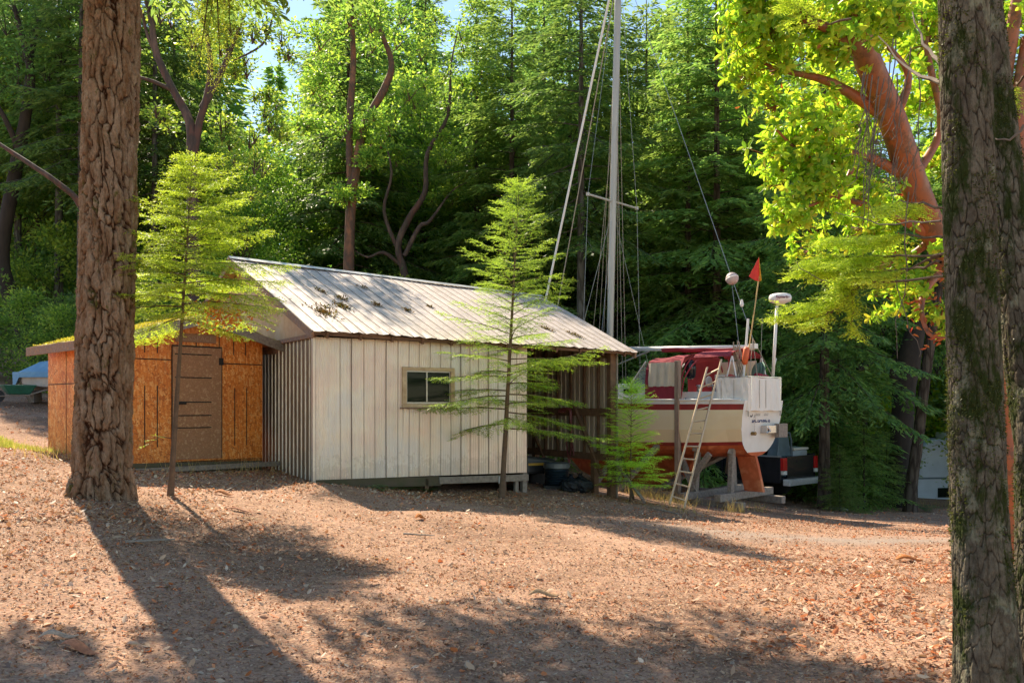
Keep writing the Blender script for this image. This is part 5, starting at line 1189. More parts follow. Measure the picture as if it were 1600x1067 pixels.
drawn_tree('madrone_tree', [[(303, 560, 23, .17), (303, 440, 23, .15), (301, 330, 23, .15), (300, 240, 23, .15), (296, 190, 23, .12), (270, 140, 23, .1), (245, 85, 23, .09), (236, 30, 23, .08), (222, -30, 23, .07)],
   [(300, 250, 23, .13), (312, 190, 23, .1), (326, 140, 23, .09), (328, 90, 23, .07), (318, 20, 23, .05), (316, -30, 23, .04)], [(316, 170, 23, .1), (345, 115, 23, .08), (368, 60, 23, .05), (385, 15, 23, .03)],
   [(272, 143, 23, .06), (240, 128, 22.7, .05), (212, 120, 22.5, .04)], [(250, 95, 23, .06), (232, 60, 23, .045), (222, 20, 23, .04)], [(365, 95, 23, .02), (410, 70, 23, .03), (425, 30, 23, .02)]],
   'forked madrone with reddish limbs rising over the left sapling', 'bark_madrone_dark',
   [(250, 20, 23, .8), (300, 60, 23.5, .7), (360, 40, 23, .7), (400, 40, 23, .8), (440, 60, 23.4, .6), (385, 110, 23.6, .6), (345, 190, 24, .7), (390, 215, 24, .8), (410, 260, 24, .8), (350, 280, 24.4, .7), (250, 180, 24, .6), (430, 200, 24.5, .5), (330, 5, 23, .7), (420, 150, 24.6, .45)], 'leaf_far', seed=42, L=.13, W=.065, per=120)
drawn_tree('madrone_tree', [[(170, 430, 22, .14), (128, 325, 21.5, .085), (95, 290, 21.2, .07), (55, 262, 21, .06), (0, 226, 21, .045), (-30, 205, 21, .03)]], 'long bare limb reaching out to the left from behind the thick fir', 'bark_madrone_dark', seed=43)
drawn_tree('madrone_tree', [[(548, 560, 29, .22), (545, 440, 29, .19), (548, 330, 29, .17), (560, 240, 29, .15), (572, 190, 29, .13), (600, 140, 29, .13), (612, 100, 29, .1), (596, 50, 29, .08), (580, -10, 29, .06)],
   [(548, 300, 29, .12), (546, 200, 29, .12), (552, 100, 29, .1), (548, 0, 29, .08)]], 'madrone with an orange-red elbow beside the dark-stemmed conifer', 'bark_madrone_far', 
   [(540, 200, 29, .9), (575, 250, 28.6, .7), (530, 300, 28.6, .7), (610, 200, 28.6, .7), (500, 60, 29, 1.1), (560, 20, 29, 1.1), (620, 60, 29.5, 1.0), (590, 180, 30, 1.0), (500, 140, 30, .9), (640, 140, 30, 1.0), (480, 190, 30, .8)], 'leaf_far', seed=44, per=230)
drawn_tree('madrone_tree', [[(637, 560, 34, .2), (634, 440, 34, .17), (622, 385, 34, .13), (640, 340, 34, .13), (664, 300, 34, .11), (668, 240, 34, .09), (700, 180, 34, .07), (705, 100, 34, .04), (720, 30, 34, .015)],
   [(632, 400, 34, .1), (655, 355, 34, .09), (672, 345, 34, .07), (705, 300, 34.5, .03), (730, 285, 34.5, .012)], [(632, 420, 34, .08), (600, 395, 33.8, .07), (575, 402, 33.8, .045), (555, 392, 33.8, .015)], [(622, 390, 34, .09), (600, 330, 34, .07), (612, 270, 34, .05), (598, 210, 34, .02)]],
   'twisting madrone behind the middle of the shed ridge', 'bark_madrone_dark', [(700, 160, 34, 1.0), (690, 240, 34, .8), (740, 130, 34.5, .9), (650, 150, 34, .8), (670, 60, 34, .9), (720, 50, 34.8, .9), (620, 250, 34.8, .7), (700, 300, 34.8, .7)], 'leaf_far', seed=45)
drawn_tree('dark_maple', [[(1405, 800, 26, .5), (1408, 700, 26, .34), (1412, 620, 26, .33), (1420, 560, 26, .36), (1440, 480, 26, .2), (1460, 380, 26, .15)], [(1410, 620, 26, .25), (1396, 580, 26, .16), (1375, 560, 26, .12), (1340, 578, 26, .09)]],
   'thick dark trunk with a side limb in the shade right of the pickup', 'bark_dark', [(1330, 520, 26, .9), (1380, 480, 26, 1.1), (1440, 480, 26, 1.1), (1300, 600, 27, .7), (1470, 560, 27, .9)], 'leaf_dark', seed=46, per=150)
drawn_tree('madrone_tree', [[(1422, 800, 24, .22), (1424, 760, 24, .17), (1434, 690, 24, .15), (1442, 620, 24, .14), (1450, 560, 24, .14), (1462, 480, 24, .12), (1480, 400, 24, .1)]], 'slanting reddish trunk left of the white trailer', 'bark_far', seed=47)
drawn_tree('leafy_maple', [[(1350, 790, 34, .12), (1352, 600, 34, .1), (1356, 480, 34, .08)]], 'sun-struck maple leaves glowing between the dark trunks on the right', 'bark_dark', [(1352, 690, 34, 1.0), (1345, 610, 34, 1.1), (1380, 640, 34.5, 1.0), (1370, 720, 34, .8), (1445, 660, 35, .9), (1455, 600, 35, 1.1), (1300, 700, 35, .9), (1240, 690, 35, .9)], 'leaf_madrone', seed=48, per=170, L=.2, W=.13)

# ------------------------------------------------------------------ thick fir on the left
def bark_column(name, path, rad, parent, mat, nseg, nrow, amp, su, sv, seed, flare=.0):
    """a trunk with real bark relief; path: list of (z, x, y), rad: list of radii"""
    zs = np.array([p[0] for p in path]); xs = np.array([p[1] for p in path]); ys = np.array([p[2] for p in path]); rs = np.array(rad)
    z = np.linspace(zs[0], zs[-1], nrow); cx = np.interp(z, zs, xs); cy = np.interp(z, zs, ys); rr = np.interp(z, zs, rs)
    a = np.linspace(0, 2 * np.pi, nseg, endpoint=False); A, Z = np.meshgrid(a, z); RR = rr[:, None] + 0 * A
    u = A / (2 * np.pi) * su; v = Z * sv
    def worley(U_, V_, per_, sd):
        ui = np.floor(U_).astype(np.int64); vi = np.floor(V_).astype(np.int64); F1 = np.full(U_.shape, 9.); F2 = F1.copy(); ID = np.zeros(U_.shape)
        for du in (-1, 0, 1):
            for dv in (-1, 0, 1):
                a_ = ui + du; b__ = vi + dv; am = np.mod(a_, per_)
                def hh(k):
                    q = (am * 374761393 + b__ * 668265263 + (sd + k) * 1442695041) & 0x7fffffff; q = ((q ^ (q >> 13)) * 1274126177) & 0x7fffffff
                    return ((q ^ (q >> 16)) & 0xffff) / 65535.0
                dx_ = a_ + .1 + .8 * hh(1) - U_; dy_ = b__ + .1 + .8 * hh(2) - V_; D_ = np.sqrt(dx_ ** 2 + dy_ ** 2 * .7); ID = np.where(D_ < F1, hh(3), ID)
                F2 = np.minimum(F2, np.maximum(F1, D_)); F1 = np.minimum(F1, D_)
        return F2 - F1, ID
    tw = (fbm(Z * .9 + 3, Z * 0 + seed, 3, seed) - .45) * 1.2
    wob_ = lambda k: (fbm(np.cos(A) * 3 + 7 + Z * k, np.sin(A) * 3 + 5 + Z * 3.1 * k, 4, seed + 5) - .47)
    wA = wob_(1.0) * 1.7; wB = wob_(2.3) * 1.6
    e1, i1 = worley(u + wA + tw, v + wB + u * 0, su, seed + 1); dep = np.clip(.35 + 1.3 * fbm(np.cos(A) * 2.5 + Z * 1.3, np.sin(A) * 2.5 + Z * 1.1 + 9, 3, seed + 8), .3, 1)
    e2, i2 = worley(u * 3 + wA * 2, v * 3.2 + wB * 2, su * 3, seed + 2)
    plate = (1 - (1 - np.clip(e1 * 3.6, 0, 1) ** .6) * dep) * (.86 + .14 * np.clip(e2 * 4, 0, 1))
    n2 = fbm(np.cos(A) * 14 + Z * 4, np.sin(A) * 14 + Z * 9, 4, seed + 3) + .5 * (fbm(u * 9 + wA, v * 14 + u * 2, 3, seed + 4) - .45)
    H = amp * (plate * 1.0 + (i1 - .5) * .35 + (i2 - .5) * .22 * plate + (n2 - .47) * .75 - .75)
    fl = flare * np.exp(-(Z - z[0]) / .35) * (1 + .55 * np.sin(A * 5 + 1) + .3 * np.sin(A * 3 + 2.2))
    r_ = RR + H + fl * rr[0]
    V = np.stack([cx[:, None] + np.cos(A) * r_, cy[:, None] + np.sin(A) * r_, Z], -1).reshape(-1, 3)
    i = np.arange(nrow * nseg).reshape(nrow, nseg); nx = np.roll(i, -1, 1)
    f = np.stack([i[:-1], nx[:-1], nx[1:], i[1:]], -1).reshape(-1, 4)
    cols = np.concatenate([np.repeat(plate.reshape(-1, 1), 3, 1), np.ones((V.shape[0], 1))], 1)
    o = np_mesh(name, V, 4, mat, parent, cols=cols, faces=f); o.data.polygons.foreach_set('use_smooth', [True] * len(f)); return o
def bark_rel(name, furrow, p1, p2, moss=None, lich=None, mamt=.5):
    m, nt, b, out = new_mat(name); v = coords(nt); a = N(nt, 'Attribute', attribute_name='col')
    pl = mix(nt, ramp(nt, noise_tex(nt, coords(nt, (1, 1, .35)), 9, 6, .7), [(.35, (0, 0, 0)), (.65, (1, 1, 1))]), p1, p2)
    c = mix(nt, ramp(nt, a.outputs['Fac'], [(.25, (0, 0, 0)), (.75, (1, 1, 1))]), furrow, pl)
    fine = noise_tex(nt, coords(nt, (1, 1, .5)), 55, 6, .75)
    c = mix(nt, .8, c, ramp(nt, fine, [(.3, (.4, .38, .36)), (.55, (1, 1, 1)), (.75, (1.25, 1.2, 1.15))]), 'MULTIPLY')
    if lich: c = mix(nt, ramp(nt, noise_tex(nt, coords(nt, (1, 1, .6)), 7, 5, .65), [(.56, (0, 0, 0)), (.64, (.75, .75, .75))]), c, lich)
    if moss:
        mf = ramp(nt, noise_tex(nt, coords(nt, (1, 1, .45)), 6, 7, .75), [(.62 - mamt * .25, (0, 0, 0)), (.68 - mamt * .18, (1, 1, 1))])
        c = mix(nt, mf, c, mix(nt, noise_tex(nt, v, 60, 3), moss, tuple(q * 2.2 for q in moss)))
    nt.links.new(c, b.inputs['Base Color']); b.inputs['Roughness'].default_value = .95; b.inputs['Specular IOR Level'].default_value = .12
    bump(nt, mix(nt, .4, fine, noise_tex(nt, coords(nt, (1, 1, .3)), 22, 4)), b, 1.0, .012); return m
MT['bigbark'] = bark_rel('bigbark', (.055, .022, .010), (.17, .09, .045), (.34, .245, .17), moss=(.05, .045, .01), mamt=.12)
fx_, fy_ = P(157, 760, 10).x, 10.0; fz = g(fx_, fy_)
fir = empty('fir_tree', (fx_, fy_, fz - .25), 0, 'huge thick-trunked fir with deeply furrowed brown bark on the left', 'tree')
bark_column('trunk', [(0, 0, 0), (.6, .02, 0), (3, .08, 0), (7.5, .17, 0), (13, .25, 0)], [.36, .305, .295, .285, .24], fir, MT['bigbark'], 300, 1300, .06, 20, 2.0, 5, flare=.16)
# limbs of its crown, above the picture; they throw the broken shade on the yard
def limb(mb, sprays, A, d, L, seed, droop=.13, ns=22, spread=.5):
    r = np.random.default_rng(seed); T = np.linspace(0, 1, 8); d = np.array(d, float); d /= np.linalg.norm(d)
    pts = np.array(A)[None] + d[None] * (L * T)[:, None]; pts[:, 2] -= droop * L * T ** 2
    mb.tube([tuple(q) for q in pts], [.035 * (1 - .85 * t) + .004 for t in T], 6, cap=False)
    for side in (-1, 1):
        t_ = np.linspace(.18, 1, ns); p = np.stack([np.interp(t_, T, pts[:, c]) for c in range(3)], 1)
        rt = nrm(np.cross(d, [0, 0, 1.])); dd = d[None] * .75 + rt[None] * side * .8 + r.normal(0, .12, (ns, 3)); dd[:, 2] -= .25
        sprays.append((p, nrm(dd), L * spread * (1.05 - t_) + .25, np.tile([[0, 0, 1.]], (ns, 1))))
mb = MB(); spr = []; q = np.random.default_rng(8)
LIMBS = [((1, .45, .02), 3.1, 7.9), ((.8, .8, .02), 3.6, 7.9), ((.3, 1, .02), 3.0, 7.7), ((1, -.05, .02), 2.5, 8.1), ((.85, .15, .0), 3.4, 7.5), ((-.9, .35, .02), 3.0, 7.8), ((-1, 0, .02), 3.2, 7.7), ((.3, -.8, .0), 4.6, 6.8), ((-.8, -.5, 0), 3.5, 7.3), ((-.2, -1, 0), 4.0, 8.3), ((1, .2, 0), 2.4, 8.0), ((.6, .8, 0), 2.8, 8.4), ((-1, .2, 0), 3.0, 8.6),
         ((.3, -.9, .1), 4.2, 9.4), ((-.7, -.8, .1), 3.6, 10), ((0, 1, .1), 2.6, 10.3), ((.8, .5, .1), 3.2, 10.8), ((.5, -.8, .2), 3.4, 11.4), ((-.6, .6, .2), 2.8, 11.2), ((1, -.1, .2), 3.2, 12.0), ((.2, -1, .3), 2.8, 12.6)]
for i, (d, L, z) in enumerate(LIMBS): limb(mb, spr, (.2, 0, z), d, L, 100 + i)
Pp, D, L, Nn = (np.concatenate([s[k] for s in spr]) for k in range(4))
mb.build('limbs', MT['bark_far'], fir, smooth=True, fix=False)
np_mesh('crown', far_elems(9, Pp, D, L, Nn, .04, .17, .06), 4, MT['fir_far_light'], fir)
# hanging spray at the top between fir and madrone
mb = MB(); spr = []; ob = P(330, -60, 12); hb_ = empty('hanging_fir_bough', ob, 0, 'feathery bough hanging down at the top between the thick fir and the forked madrone', 'branch')
for i, (a, b_, c) in enumerate(((345, 130, 12), (310, 110, 12), (325, 60, 12.2), (360, 60, 12))):
    A = np.array(P(335 + 6 * i, -120, 12.2)) - np.array(ob); B = np.array(P(a, b_, c)) - np.array(ob); T = np.linspace(0, 1, 6); pts = A[None] + (B - A)[None] * T[:, None]
    mb.tube([tuple(k) for k in pts], [.02, .017, .014, .01, .007, .004], 5, cap=False); n = 16; t_ = np.linspace(.15, 1, n)
    for s in (-1, 1):
        p = A[None] + (B - A)[None] * t_[:, None]; dd = np.tile([[s * .8, q.uniform(-.4, .4), -.7]], (n, 1)) + q.normal(0, .15, (n, 3)); spr.append((p, nrm(dd), .32 * (1.1 - t_) + .15, np.tile([[0, -1., .3]], (n, 1))))
Pp, D, L, Nn = (np.concatenate([s[k] for s in spr]) for k in range(4)); mb.build('twigs', MT['bark_far'], hb_, fix=False)
V, _ = needle_elems(3, Pp, D, L, Nn, .05, .13, 9, .03, .008); np_mesh('needles', V, 4, MT['fir_yellow'], hb_)

# ------------------------------------------------------------------ near mossy trunks on the right
MT['mossbark'] = bark_rel('mossbark', (.045, .033, .022), (.085, .065, .045), (.20, .17, .12), moss=(.020, .026, .006), lich=(.27, .26, .17), mamt=.56)
YN = 4.3
n0 = P(1528, 1120, YN); nx_, ny_ = n0.x, YN; nz = g(nx_, ny_) - .2
nf = empty('mossy_fir', (nx_, ny_, nz), 0, 'dark mossy trunk standing close by at the right edge', 'tree')
def rel(px, py, Y, o): p = P(px, py, Y); return (p.z - o[2], p.x - o[0], p.y - o[1])
bark_column('trunk', [(0, 0, 0), rel(1545, 1067, YN, (nx_, ny_, nz)), rel(1530, 800, YN, (nx_, ny_, nz)), rel(1520, 500, YN, (nx_, ny_, nz)), rel(1508, 100, YN, (nx_, ny_, nz)), rel(1504, -30, YN, (nx_, ny_, nz)), rel(1490, -900, YN, (nx_, ny_, nz))],
            [.20, .145, .128, .122, .116, .112, .085], nf, MT['mossbark'], 300, 1800, .010, 17, 9.0, 21, flare=.2)
ns_o = P(1600, 1110, 4.6); ns_z = g(ns_o.x, 4.6) - .2
nf2 = empty('mossy_fir', (ns_o.x, 4.6, ns_z), 0, 'second mossy trunk leaning behind the close one, cut by the right edge', 'tree')
oo = (ns_o.x, 4.6, ns_z)
bark_column('trunk', [(0, 0, 0), rel(1619, 1067, 4.6, oo), rel(1628, 870, 4.6, oo), rel(1624, 700, 4.7, oo), rel(1611, 600, 4.8, oo), rel(1597, 500, 4.85, oo), rel(1581, 400, 4.9, oo), rel(1558, 200, 5.0, oo), rel(1535, 0, 5.1, oo), rel(1480, -900, 5.5, oo)],
            [.18, .13, .125, .12, .12, .118, .115, .105, .10, .06], nf2, MT['mossbark'], 240, 1500, .010, 14, 9.0, 33, flare=.2)
# moss tufts on both
def tufts(o, pts, n, seed, rad):
    r = np.random.default_rng(seed); P_, D_ = [], []
    me = [c for c in o.children if c.name.startswith('trunk')][0].data; V = np.empty(len(me.vertices) * 3, np.float32); me.vertices.foreach_get('co', V); V = V.reshape(-1, 3)
    i = r.choice(len(V), n * 6); q = V[i]; k = fbm(q[:, 0] * 9 + q[:, 2] * 2, q[:, 2] * 4 + q[:, 1] * 8, 4, seed) > .52; q = q[k][:n]
    cz = np.interp(q[:, 2], pts[0], pts[1]); cy = np.interp(q[:, 2], pts[0], pts[2]); out = np.stack([q[:, 0] - cz, q[:, 1] - cy, 0 * cz], 1)
    d = nrm(out) + r.normal(0, .8, q.shape); np_mesh('moss', diamonds(q, d, r.normal(0, 1, q.shape), r.uniform(.008, .022, len(q)), .007), 4, MT['moss_dark'], o)
MT['moss_dark'] = leaf_mat('moss_dark', [(.05, .06, .015), (.10, .11, .025), (.03, .035, .012)], .3)
zq = [rel(1544, 1067, YN, (nx_, ny_, nz)), rel(1527, 500, YN, (nx_, ny_, nz)), rel(1503, -30, YN, (nx_, ny_, nz))]
tufts(nf, ([a[0] for a in zq], [a[1] for a in zq], [a[2] for a in zq]), 9000, 2, .15)
zq = [rel(1618, 1067, 4.6, oo), rel(1622, 800, 4.7, oo), rel(1577, 400, 4.9, oo), rel(1535, 0, 5.1, oo)]
tufts(nf2, ([a[0] for a in zq], [a[1] for a in zq], [a[2] for a in zq]), 9000, 3, .12)
# its low boughs: yellow-green needles hanging in front of the boat and dead twigs
MT['bough_yellow'] = leaf_mat('bough_yellow', [(.20, .28, .04), (.38, .46, .05), (.54, .58, .08)], .55)
def bough_set(root, specs, seed, needle_mat, nL=.027, tw=.11, nn=17, wood='bark_young'):
    mb = MB(); spr = []; r = np.random.default_rng(seed); o0 = np.array(root.location)
    for (marks, sl) in specs:
        W_ = np.array([tuple(P(*k)) for k in marks]) - o0; s = np.linspace(0, 1, len(W_)); t = np.linspace(0, 1, 14); pts = np.stack([np.interp(t, s, W_[:, c]) for c in range(3)], 1); pts[1:-1] += r.normal(0, .008, (12, 3))
        mb.tube([tuple(k) for k in pts], [.007 * (1 - .8 * k) + .0015 for k in t], 5, cap=False)
        n = max(6, int(np.linalg.norm(W_[-1] - W_[0]) / .045)); t_ = np.linspace(.35, 1, n); tang = nrm(W_[-1] - W_[-2])
        for side in (-1, 1):
            p = np.stack([np.interp(t_, t, pts[:, c]) for c in range(3)], 1); rt = nrm(np.cross(tang, [0, 0, 1.]))
            dd = tang[None] * .8 + rt[None] * side * .8 + r.normal(0, .12, (n, 3)); dd[:, 2] -= .12; spr.append((p, nrm(dd), sl * (1.15 - t_) + .06, np.tile([[0, -.35, 1.]], (n, 1))))
        spr.append((pts[-2:-1], nrm(pts[-1:] - pts[-2:-1]), np.array([.14]), np.array([[0, 0, 1.]])))
    Pp, D, L, Nn = (np.concatenate([s[k] for s in spr]) for k in range(4))
    V, (tp, td, tl) = needle_elems(seed, Pp, D, L, Nn, .032, tw, nn, nL, .0065)
    mb.build('branches', MT[wood], root, smooth=True, fix=False); np_mesh('needles', np.concatenate([V, twig_ribbons(tp, td, tl, .004)]), 4, MT[needle_mat], root)
bg = empty('fir_boughs', P(1500, 330, 4.8), 0, 'yellow-green fir boughs reaching left in front of the madrone leaves', 'branches')
bough_set(bg, [([(1505, 395, 4.35), (1400, 400, 5.0), (1330, 400, 5.4), (1262, 415, 5.6)], .32), ([(1505, 375, 4.35), (1420, 370, 5.0), (1360, 372, 5.3), (1290, 380, 5.5)], .3),
               ([(1505, 430, 4.35), (1340, 440, 5.2), (1310, 480, 5.4), (1215, 496, 5.5)], .2), ([(1340, 440, 5.2), (1330, 470, 5.3), (1334, 512, 5.3)], .10), ([(1310, 480, 5.4), (1290, 490, 5.3), (1265, 505, 5.3)], .16),
               ([(1505, 335, 4.35), (1440, 315, 4.8), (1405, 318, 5.0), (1385, 330, 5.1)], .15), ([(1330, 30, 5.5), (1290, 40, 5.6), (1250, 10, 5.7), (1230, 5, 5.7)], .2),
               ([(1600, 120, 5.0), (1580, 140, 5.1), (1570, 170, 5.1)], .2),
  ([(1470, 410, 4.6), (1420, 420, 4.9), (1370, 425, 5.1), (1320, 440, 5.2)], .28), ([(1470, 400, 4.6), (1400, 430, 5.2), (1330, 425, 5.5), (1240, 430, 5.6)], .24), ([(1340, 440, 5.2), (1290, 470, 5.4), (1230, 480, 5.5)], .16)], 51, 'bough_yellow')
# dead twigs
dt = empty('dead_twigs', P(1480, 200, 4.5), 0, 'tangle of bare grey twigs hanging across the madrone trunk', 'twigs'); m = MB(); r_ = random.Random(6); o0 = Vector(dt.location)
def wander(a, b_, w, r0, n=7, Yj=.0):
    pts = [];
    for i in range(n + 1):
        t = i / n; pts.append(P(a[0] + (b_[0] - a[0]) * t + r_.uniform(-w, w) * (0 < i), a[1] + (b_[1] - a[1]) * t + r_.uniform(-w, w) * (0 < i) + 14 * math.sin(t * 3.1), a[2] + (b_[2] - a[2]) * t))
    m.tube(pts, [r0 * (1 - .8 * i / n) + .0008 for i in range(n + 1)], 4, cap=False); return pts
wander((1470, 130, 4.4), (1372, 55, 5.0), 3, .012); wander((1470, 100, 4.4), (1425, 20, 4.8), 3, .014)
for k in range(11): 
    x = r_.uniform(1340, 1440); pts = wander((x, r_.uniform(60, 150), 5.0), (x - r_.uniform(-5, 50), r_.uniform(230, 390), 5.0), 5, .0035)
    for j in range(3): s = pts[r_.randint(2, 6)]; sx = 800 + s.x / s.y * F; sy = HY - (s.z - HC) / s.y * F; wander((sx, sy, s.y), (sx + r_.uniform(-45, 20), sy + r_.uniform(10, 60), s.y), 4, .0018, 5)
for k in range(26): x = r_.uniform(1360, 1440); y = r_.uniform(215, 265); wander((x, y, 5.0), (x + r_.uniform(-40, 10), y + r_.uniform(20, 50), 5.0), 5, .0016, 6)
wander((1470, 345, 4.5), (1300, 330, 5.1), 6, .005); wander((1330, 440, 5.2), (1240, 405, 5.5), 5, .005); wander((1420, 300, 4.8), (1400, 560, 5.0), 7, .004); wander((1400, 420, 5), (1440, 560, 5), 6, .003)
wander((1600, 195, 4.8), (1545, 215, 4.9), 3, .009); wander((1600, 560, 4.9), (1570, 450, 5.0), 5, .007); wander((1560, 240, 5), (1600, 400, 5), 6, .01)
m.build('twigs', M('twig_grey', (.22, .17, .13), (.12, .09, .07), 20, rough=.9, bmp=0), dt, world=True, fix=False)

# ------------------------------------------------------------------ madrone on the right (leans toward us and left)
mg = gp(1592, 874)
MK = [(1594, 885, 9.3, .26), (1584, 800, 9.2, .19), (1576, 720, 9.1, .175), (1566, 620, 9.0, .17), (1545, 530, 8.8, .18), (1505, 455, 8.6, .20), (1462, 370, 8.3, .21), (1425, 280, 8.0, .205), (1395, 190, 7.7, .20), (1350, 80, 7.3, .18), (1305, -40, 7.0, .16), (1260, -160, 6.8, .13)]
mad = empty('madrone_tree', P(1594, 885, 9.3), 0, 'large madrone with a smooth orange-red leaning trunk and bright leaves', 'tree')
m = MB(); pts, rr = sp(MK, 5); rr = [q * (.95 if q_ < 12 else .60) for q_, q in enumerate(rr)]; m.tube(pts, rr, 26, cap=False, noise=.025); o0 = np.array(mad.location)
LB = [[(1545, 530, 8.8, .12), (1560, 440, 8.9, .1), (1575, 340, 8.9, .09), (1560, 240, 8.8, .08), (1568, 130, 8.7, .08), (1590, 0, 8.5, .06)], [(1566, 600, 9, .1), (1598, 450, 8.8, .09), (1606, 330, 8.7, .09), (1590, 200, 8.6, .08), (1605, 60, 8.6, .06)],
      [(1505, 455, 8.6, .07), (1468, 430, 8.2, .045), (1440, 470, 8.0, .03), (1450, 520, 7.9, .018), (1478, 528, 7.8, .01)], [(1462, 370, 8.3, .06), (1380, 330, 8.0, .035), (1290, 300, 7.8, .022), (1220, 265, 7.7, .012)],
      [(1425, 280, 8, .06), (1340, 240, 7.8, .035), (1270, 250, 7.6, .02), (1210, 200, 7.6, .01)], [(1395, 190, 7.7, .06), (1300, 130, 7.5, .04), (1220, 110, 7.4, .02), (1175, 90, 7.4, .01)], [(1350, 80, 7.3, .06), (1280, 40, 7.2, .035), (1210, 30, 7.2, .02), (1160, 20, 7.1, .01)],
      [(1425, 280, 8, .05), (1470, 200, 8.2, .035), (1450, 90, 8.2, .03), (1440, 0, 8.2, .02)], [(1462, 370, 8.3, .05), (1420, 400, 8.5, .03), (1360, 420, 8.6, .02), (1300, 400, 8.6, .012)], [(1340, 240, 7.8, .03), (1310, 300, 7.7, .02), (1240, 330, 7.6, .01)], [(1395, 190, 7.7, .05), (1420, 120, 7.6, .03), (1380, 60, 7.5, .02), (1370, 0, 7.4, .015)]]
for l in LB: a_, b_ = sp(l, 4); m.tube(a_, b_, 10, cap=False, noise=.03)
# rosettes
r = np.random.default_rng(61); CL = [(1190, 40, 7.2, 45, 60), (1245, 20, 7.2, 45, 40), (1215, 95, 7.4, 45, 34), (1300, 70, 7.4, 45, 55), (1270, 190, 7.6, 50, 45), (1225, 245, 7.7, 34, 50), (1290, 250, 7.6, 45, 46), (1340, 210, 8.2, 45, 45), (1255, 300, 7.7, 40, 42),
      (1330, 300, 8.0, 45, 45), (1230, 335, 7.7, 26, 20), (1390, 330, 8.5, 40, 36), (1440, 60, 8.3, 50, 60), (1370, 30, 7.6, 45, 55), (1430, 150, 8.5, 40, 30), (1400, 410, 8.6, 36, 26), (1345, 350, 8.4, 36, 30), (1455, 250, 8.8, 28, 20), (1265, 380, 8.4, 30, 20), (1430, 440, 8.2, 26, 16), (1395, 470, 8.2, 26, 14),
      (1570, 40, 8.8, 40, 50), (1590, 150, 8.8, 34, 34), (1555, 260, 9, 30, 26), (1595, 360, 8.8, 30, 34), (1180, -5, 7.2, 40, 40), (1320, 0, 7.5, 60, 60), (1450, -5, 8.2, 50, 40), (1460, 500, 8.0, 20, 10), (1590, 480, 9.0, 20, 14), (1330, 140, 8.3, 50, 50), (1200, 160, 7.6, 22, 10), (1385, 20, 6.6, 30, 30), (1330, 20, 6.5, 34, 26), (1478, 390, 7.6, 14, 8), (1165, 30, 7.3, 30, 26), (1160, 110, 7.4, 22, 14)]
RP_, RD_ = [], []
for (cx, cy, Y, s, n) in CL:
    n = int(n * 1.75)
    c = np.array(P(cx, cy, Y)); k = s * Y / F
    for j in range(n):
        o = r.normal(0, .5, 3) * k * 1.1; o[1] *= 1.2; p = c + o; RP_.append(p); RD_.append(nrm(o + np.array([0, -.05, .25]) * k + r.normal(0, .25, 3) * k))
    ctr = c + [.1, .1, -.1 * k]
    for j in range(min(n, 22)):
        e = RP_[-1 - j]; mid = (ctr + e) / 2 + r.normal(0, .03, 3); m.tube([tuple(ctr), tuple(mid), tuple(e)], [.008, .005, .003], 4, cap=False)
RP_ = np.array(RP_); RD_ = np.array(RD_); nR = len(RP_); kl = 9; ii = np.repeat(np.arange(nR), kl)
ax = RD_[ii]; ref = np.where(np.abs(ax[:, 2:3]) < .9, np.array([[0, 0, 1.]]), np.array([[1., 0, 0]])); x_ = nrm(np.cross(ax, ref)); y_ = np.cross(ax, x_); ph = np.tile(np.arange(kl) * 2.4, nR) + r.normal(0, .3, len(ii)); tilt = np.tile(np.linspace(.15, 1.0, kl), nR)
rad = x_ * np.cos(ph)[:, None] + y_ * np.sin(ph)[:, None]; d = nrm(ax * (1 - tilt)[:, None] * 1.1 + rad * (.5 + tilt)[:, None]); d[:, 2] -= .15
V, fcs = hexleaf(RP_[ii] + ax * (.03 * (1 - tilt))[:, None], d, ax + r.normal(0, .15, ax.shape), .074 * r.uniform(.65, 1.3, len(ii)), .036 * r.uniform(.8, 1.15, len(ii)), .25)
m.build('trunk', MT['bark_madrone'], mad, world=True, smooth=True, fix=False)
np_mesh('crown', V - o0, 4, MT['leaf_madrone'], mad, faces=fcs)
RL = np.random.default_rng(12); cc_ = []
for (cx, cy, Y, k_, n) in ((1440, 470, 8.0, .10, 26), (1450, 520, 7.9, .09, 20), (1395, 330, 8.3, .25, 26), (1590, 440, 8.8, .2, 30), (1468, 430, 8.2, .08, 16), (1320, 150, 7.8, .3, 18), (1260, 180, 7.6, .15, 8)):
    cc_.append(RL.normal(0, 1, (n, 3)) * k_ + np.array(P(cx, cy, Y)))
pr = np.concatenate(cc_); V, fcs = hexleaf(pr, RL.normal(0, 1, pr.shape), RL.normal(0, 1, pr.shape), .055, .024, .8); np_mesh('old_leaves', V - o0, 4, MT['leaf_red'], mad, faces=fcs)

